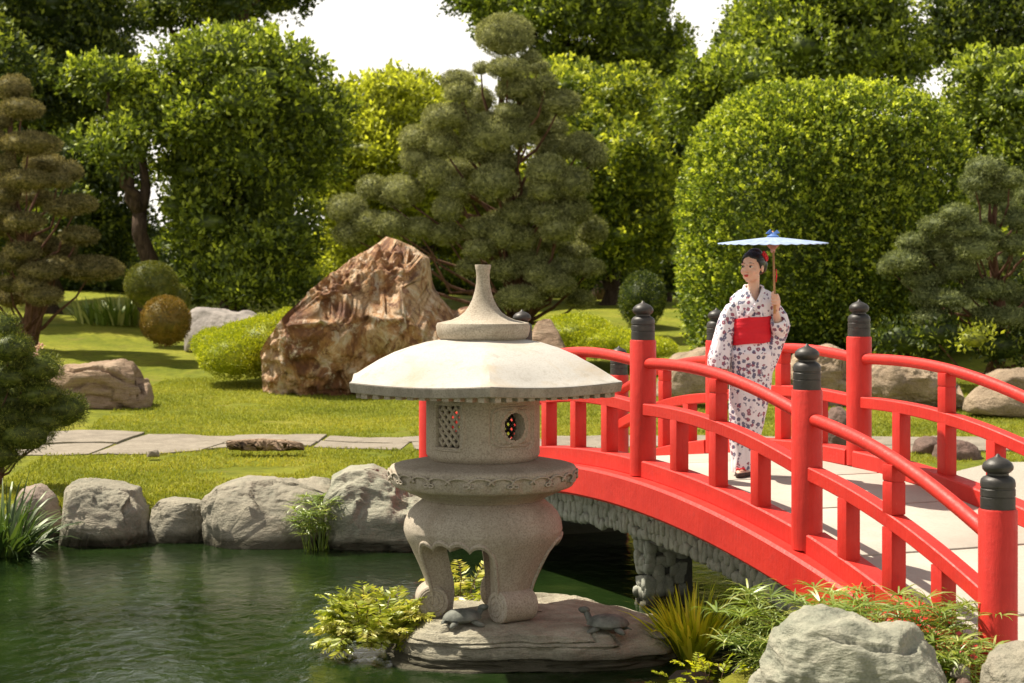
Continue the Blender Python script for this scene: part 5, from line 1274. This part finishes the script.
tree('great dark tree filling the upper left corner', [(30, 20, 95, 75, 56, 4.5), (0, 110, 90, 80, 57, 4), (70, 95, 62, 55, 57, 3), (-70, -120, 120, 120, 57, 5)], 'leaf_dark', 72, 16, leaf=.17, dens=140, trunk=.5, base=(20, 57))
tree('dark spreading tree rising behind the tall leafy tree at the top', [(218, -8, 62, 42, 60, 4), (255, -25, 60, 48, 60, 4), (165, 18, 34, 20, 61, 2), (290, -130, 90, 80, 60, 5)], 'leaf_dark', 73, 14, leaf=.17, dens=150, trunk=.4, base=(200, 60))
tree('pale yellow green bushy tree behind the left of the tall cushion pruned tree', [(385, 140, 62, 70, 52, 3), (370, 230, 60, 85, 52, 3), (425, 130, 50, 52, 53, 3), (335, 175, 35, 60, 51, 2.2), (485, 215, 55, 75, 54, 3)], 'leaf_yellow', 74, 14, leaf=.16, dens=200, trunk=.3, base=(385, 52))
tree('bushy yellow green tree behind the right of the tall cushion pruned tree', [(612, 150, 58, 78, 52, 3.2), (640, 225, 42, 85, 52, 2.6), (585, 215, 62, 85, 53, 3), (560, 110, 45, 50, 54, 3)], 'leaf_mid', 75, 15, leaf=.16, dens=200, trunk=.3, base=(610, 52))
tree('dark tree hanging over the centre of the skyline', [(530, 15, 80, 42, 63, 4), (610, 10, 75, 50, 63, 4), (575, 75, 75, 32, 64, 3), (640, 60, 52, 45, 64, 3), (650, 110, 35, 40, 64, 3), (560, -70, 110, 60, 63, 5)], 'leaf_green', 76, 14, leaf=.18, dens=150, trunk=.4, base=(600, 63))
tree('tall tree with layered sunlit tiers above the big clipped hedge', [(795, 55, 62, 55, 47, 3), (735, 85, 62, 32, 46, 2.4), (868, 55, 48, 62, 47.5, 2.6), (830, 5, 80, 38, 48, 3), (700, 115, 42, 35, 47, 2), (760, 25, 35, 40, 49, 2)], 'leaf_green', 77, 14, leaf=.15, dens=200, trunk=.4, base=(800, 47))
tree('dark tree with a flat lower tier in the upper right corner', [(985, 20, 72, 28, 50, 2.6), (955, 45, 38, 25, 50, 2), (1010, 55, 60, 26, 50.5, 2.4), (990, -40, 80, 50, 51, 3)], 'leaf_dark', 78, 13, leaf=.16, dens=190, trunk=.35, base=(1010, 50))
tree('rounded green tree at the right edge below the flat tiered one', [(1000, 105, 55, 55, 40, 2.2), (1030, 160, 55, 60, 40, 2.2), (1015, 240, 60, 70, 40, 2.4)], 'leaf_green', 79, 13, leaf=.13, dens=220, trunk=.25, base=(1015, 40))
tree('dark tree in the gap left of the big clipped hedge', [(655, 190, 38, 70, 60, 2.6), (690, 170, 30, 60, 60, 2.6), (640, 260, 55, 45, 58, 2.6)], 'leaf_dark', 80, 12, leaf=.16, dens=170, trunk=.3, base=(660, 60))
tree('low dense dark tree behind the left lawn, under the great dark tree', [(60, 215, 85, 75, 50, 3), (10, 245, 70, 60, 48, 3), (100, 245, 30, 50, 52, 2)], 'leaf_dark', 81, 13, leaf=.15, dens=180, trunk=.3, base=(50, 50))
tree('dark tree at the left edge, right behind the brownish cushion pruned tree', [(-62, 100, 95, 95, 43, 2.4), (-50, 190, 90, 70, 43, 2.4), (-90, 30, 80, 70, 43.5, 2.2)], 'leaf_dark', 82, 14, leaf=.14, dens=190, trunk=.3, base=(-60, 43))
# plants at the back of the left lawn
grass_clump('broad_leaf_plant', 'bright upright leafy plant before the dark trunk at the back of the left lawn', 'papyrus', (P(118, 272, 43)[0], 43, gz(P(118, 272, 43)[0], 43)), 260, .75, .07, .9, 90, .6, .7)
# long hedges closing the garden
def hedge(label, x0, x1, Z, top, mat, seed, dens=90, leaf=.2):
    n = int((x1-x0)/55)+1; bl = []
    for i in range(n):
        px = x0+(x1-x0)*(i+.5)/n; zt = P(px, top, Z)[2]; x = P(px, 0, Z)[0]; g = gz(x, Z); hh = zt-g
        bl.append((x, Z, g+hh*.45, 58/F*Z, 1.6, hh*.58))
    c = bl[len(bl)//2]; return plant('background_hedge', label, 'hedge', mat, (c[0], c[1], gz(c[0], c[1])), bl, leaf, dens, seed, crown='foliage', lump=.2, hole=-1, core=.85, group='hedges closing the back of the garden')
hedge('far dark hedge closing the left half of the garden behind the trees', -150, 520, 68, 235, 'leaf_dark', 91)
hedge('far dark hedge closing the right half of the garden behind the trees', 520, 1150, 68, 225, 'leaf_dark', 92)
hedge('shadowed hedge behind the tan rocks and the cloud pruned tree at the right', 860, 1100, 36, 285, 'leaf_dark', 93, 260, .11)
# ------------------------------------------------------------------ waterside plants
papyrus('papyrus_tuft', 'green tuft of papyrus in front of the shore boulders left of the lantern', (P(318, 540, 16.2)[0], 16.2, -.05), 60, .48, 101, .12, .55, .13, nray=14, hv=.6, group='papyrus by the pond')
papyrus('papyrus_tuft', 'feathery papyrus hanging over the dark water left of the big foreground boulder', (1.66, 10.3, .0), 110, .62, 102, .30, .75, .19, .6, nray=15, hv=.65, group='papyrus by the pond')
papyrus('papyrus_tuft', 'sunlit papyrus along the red beam behind the big foreground boulder', (1.92, 9.45, .08), 120, .62, 103, .40, .45, .17, .25, nray=15, hv=.5, group='papyrus by the pond')
papyrus('papyrus_tuft', 'sparse papyrus right beside the last near post of the bridge', (2.20, 9.05, .08), 50, .52, 104, .16, .35, .14, .4, nray=14, hv=.5, group='papyrus by the pond')
grass_clump('sedge_clump', 'upright yellow green sedge clump in the water under the bridge arch', 'sedge', (P(692, 640, 11.6)[0], 11.6, .0), 330, .48, .026, .09, 105, .5, .70)
mb = MB(); rng = np.random.default_rng(9)
grass_clump('iris_clump', 'dark strappy leaved clump at the left edge of the pond', 'iris_leaf', (P(2, 540, 15.9)[0], 15.9, -.05), 240, .75, .028, .16, 106, .8, .9)
def fern(name, label, loc, n, L, seed, mat, spread, flat=.7, group=None):
    rng = np.random.default_rng(seed); Pt = []; D = []; Ls = []; A = []; stems = []
    for i in range(n):
        a = rng.uniform(0, 2*PI); r = spread*math.sqrt(rng.random()); b = np.array([r*math.cos(a), r*math.sin(a)*flat, rng.uniform(0, .16)]); t = rng.uniform(.3, 1.35); a2 = a+rng.normal()*.7
        d = np.array([math.cos(a2)*math.sin(t), math.sin(a2)*math.sin(t), math.cos(t)]); l = L*rng.uniform(.6, 1.1); rv = rng.random()
        s = np.cross(d, [0, 0, 1.]); s /= np.linalg.norm(s); p = b.copy(); K = 12; pts = [p.copy()]
        for k in range(K):
            dd = d.copy(); dd[2] -= .9*(k/K)**1.6; dd /= np.linalg.norm(dd); p = p+dd*l/K; pts.append(p.copy())
            if k > 2:
                for sg in (-1, 1):
                    Pt.append(p.copy()); D.append(s*sg+dd*.7+np.array([0, 0, -.25])+rng.normal(size=3)*.15); Ls.append(l*.30*math.sin(PI*(k/K)**.8)+.01); A.append(np.clip(rv*.6+.3*k/K+rng.random()*.15, 0, 1))
        stems.append((b, d, l, .006, .9, .2))
    V, Q = leaf_quads(np.array(Pt), np.array(D), np.array(Ls), np.array(Ls)*.30, rng, .2)
    t = thing(name, label, 'plant', loc, group=group); link('fronds', npmesh('fronds', V, Q, {'rnd': A}), M[mat], t); link('stems', blade_mesh('stems', stems, seed, 5), M['dry_twig'], t); return t
fern('fern_shrub', 'golden green ferny shrub growing from the water against the left end of the lantern rock', (P(378, 640, 11.7)[0], 11.7, .04), 210, .30, 107, 'fern_gold', .20)
fern('fern_shrub', 'small golden fern seen between the lantern legs', (P(465, 600, 12.55)[0], 12.55, .12), 40, .28, 108, 'fern_gold', .12)
fern('water_weed', 'yellow green ground plant along the bottom edge right of the lantern rock', (P(715, 690, 10.5)[0], 10.5, .0), 60, .12, 109, 'sedge', .35, .35)
# twiggy pink flowers above the front pine
t = thing('flowering_twig', 'thin twig with a few pale pink blossoms rising from the dark pine at the left', 'plant', (P(26, 372, 18.)[0], 18., P(0, 372, 18)[2]))
mb = MB(); mb.tube([(0, 0, -.05), (.0, 0, .18), (.05, 0, .26)], [.006, .005, .003], 6); mb.tube([(0, 0, .12), (.09, 0, .22), (.13, 0, .26)], [.004, .003, .002], 6); mb.build('twig', M['bark'], t, smooth=True)
rng = np.random.default_rng(4); Pt = np.concatenate([np.array(c)+rng.normal(size=(24, 3))*.014 for c in ((.0, 0, .25), (.13, 0, .25), (.10, 0, .16), (.06, 0, .10))])
V, Q = leaf_quads(Pt, rng.normal(size=Pt.shape), np.full(len(Pt), .034), np.full(len(Pt), .028), rng)
link('blossoms', npmesh('blossoms', V, Q, {'rnd': rng.random(len(Pt))}), M['petal_pink'], t)
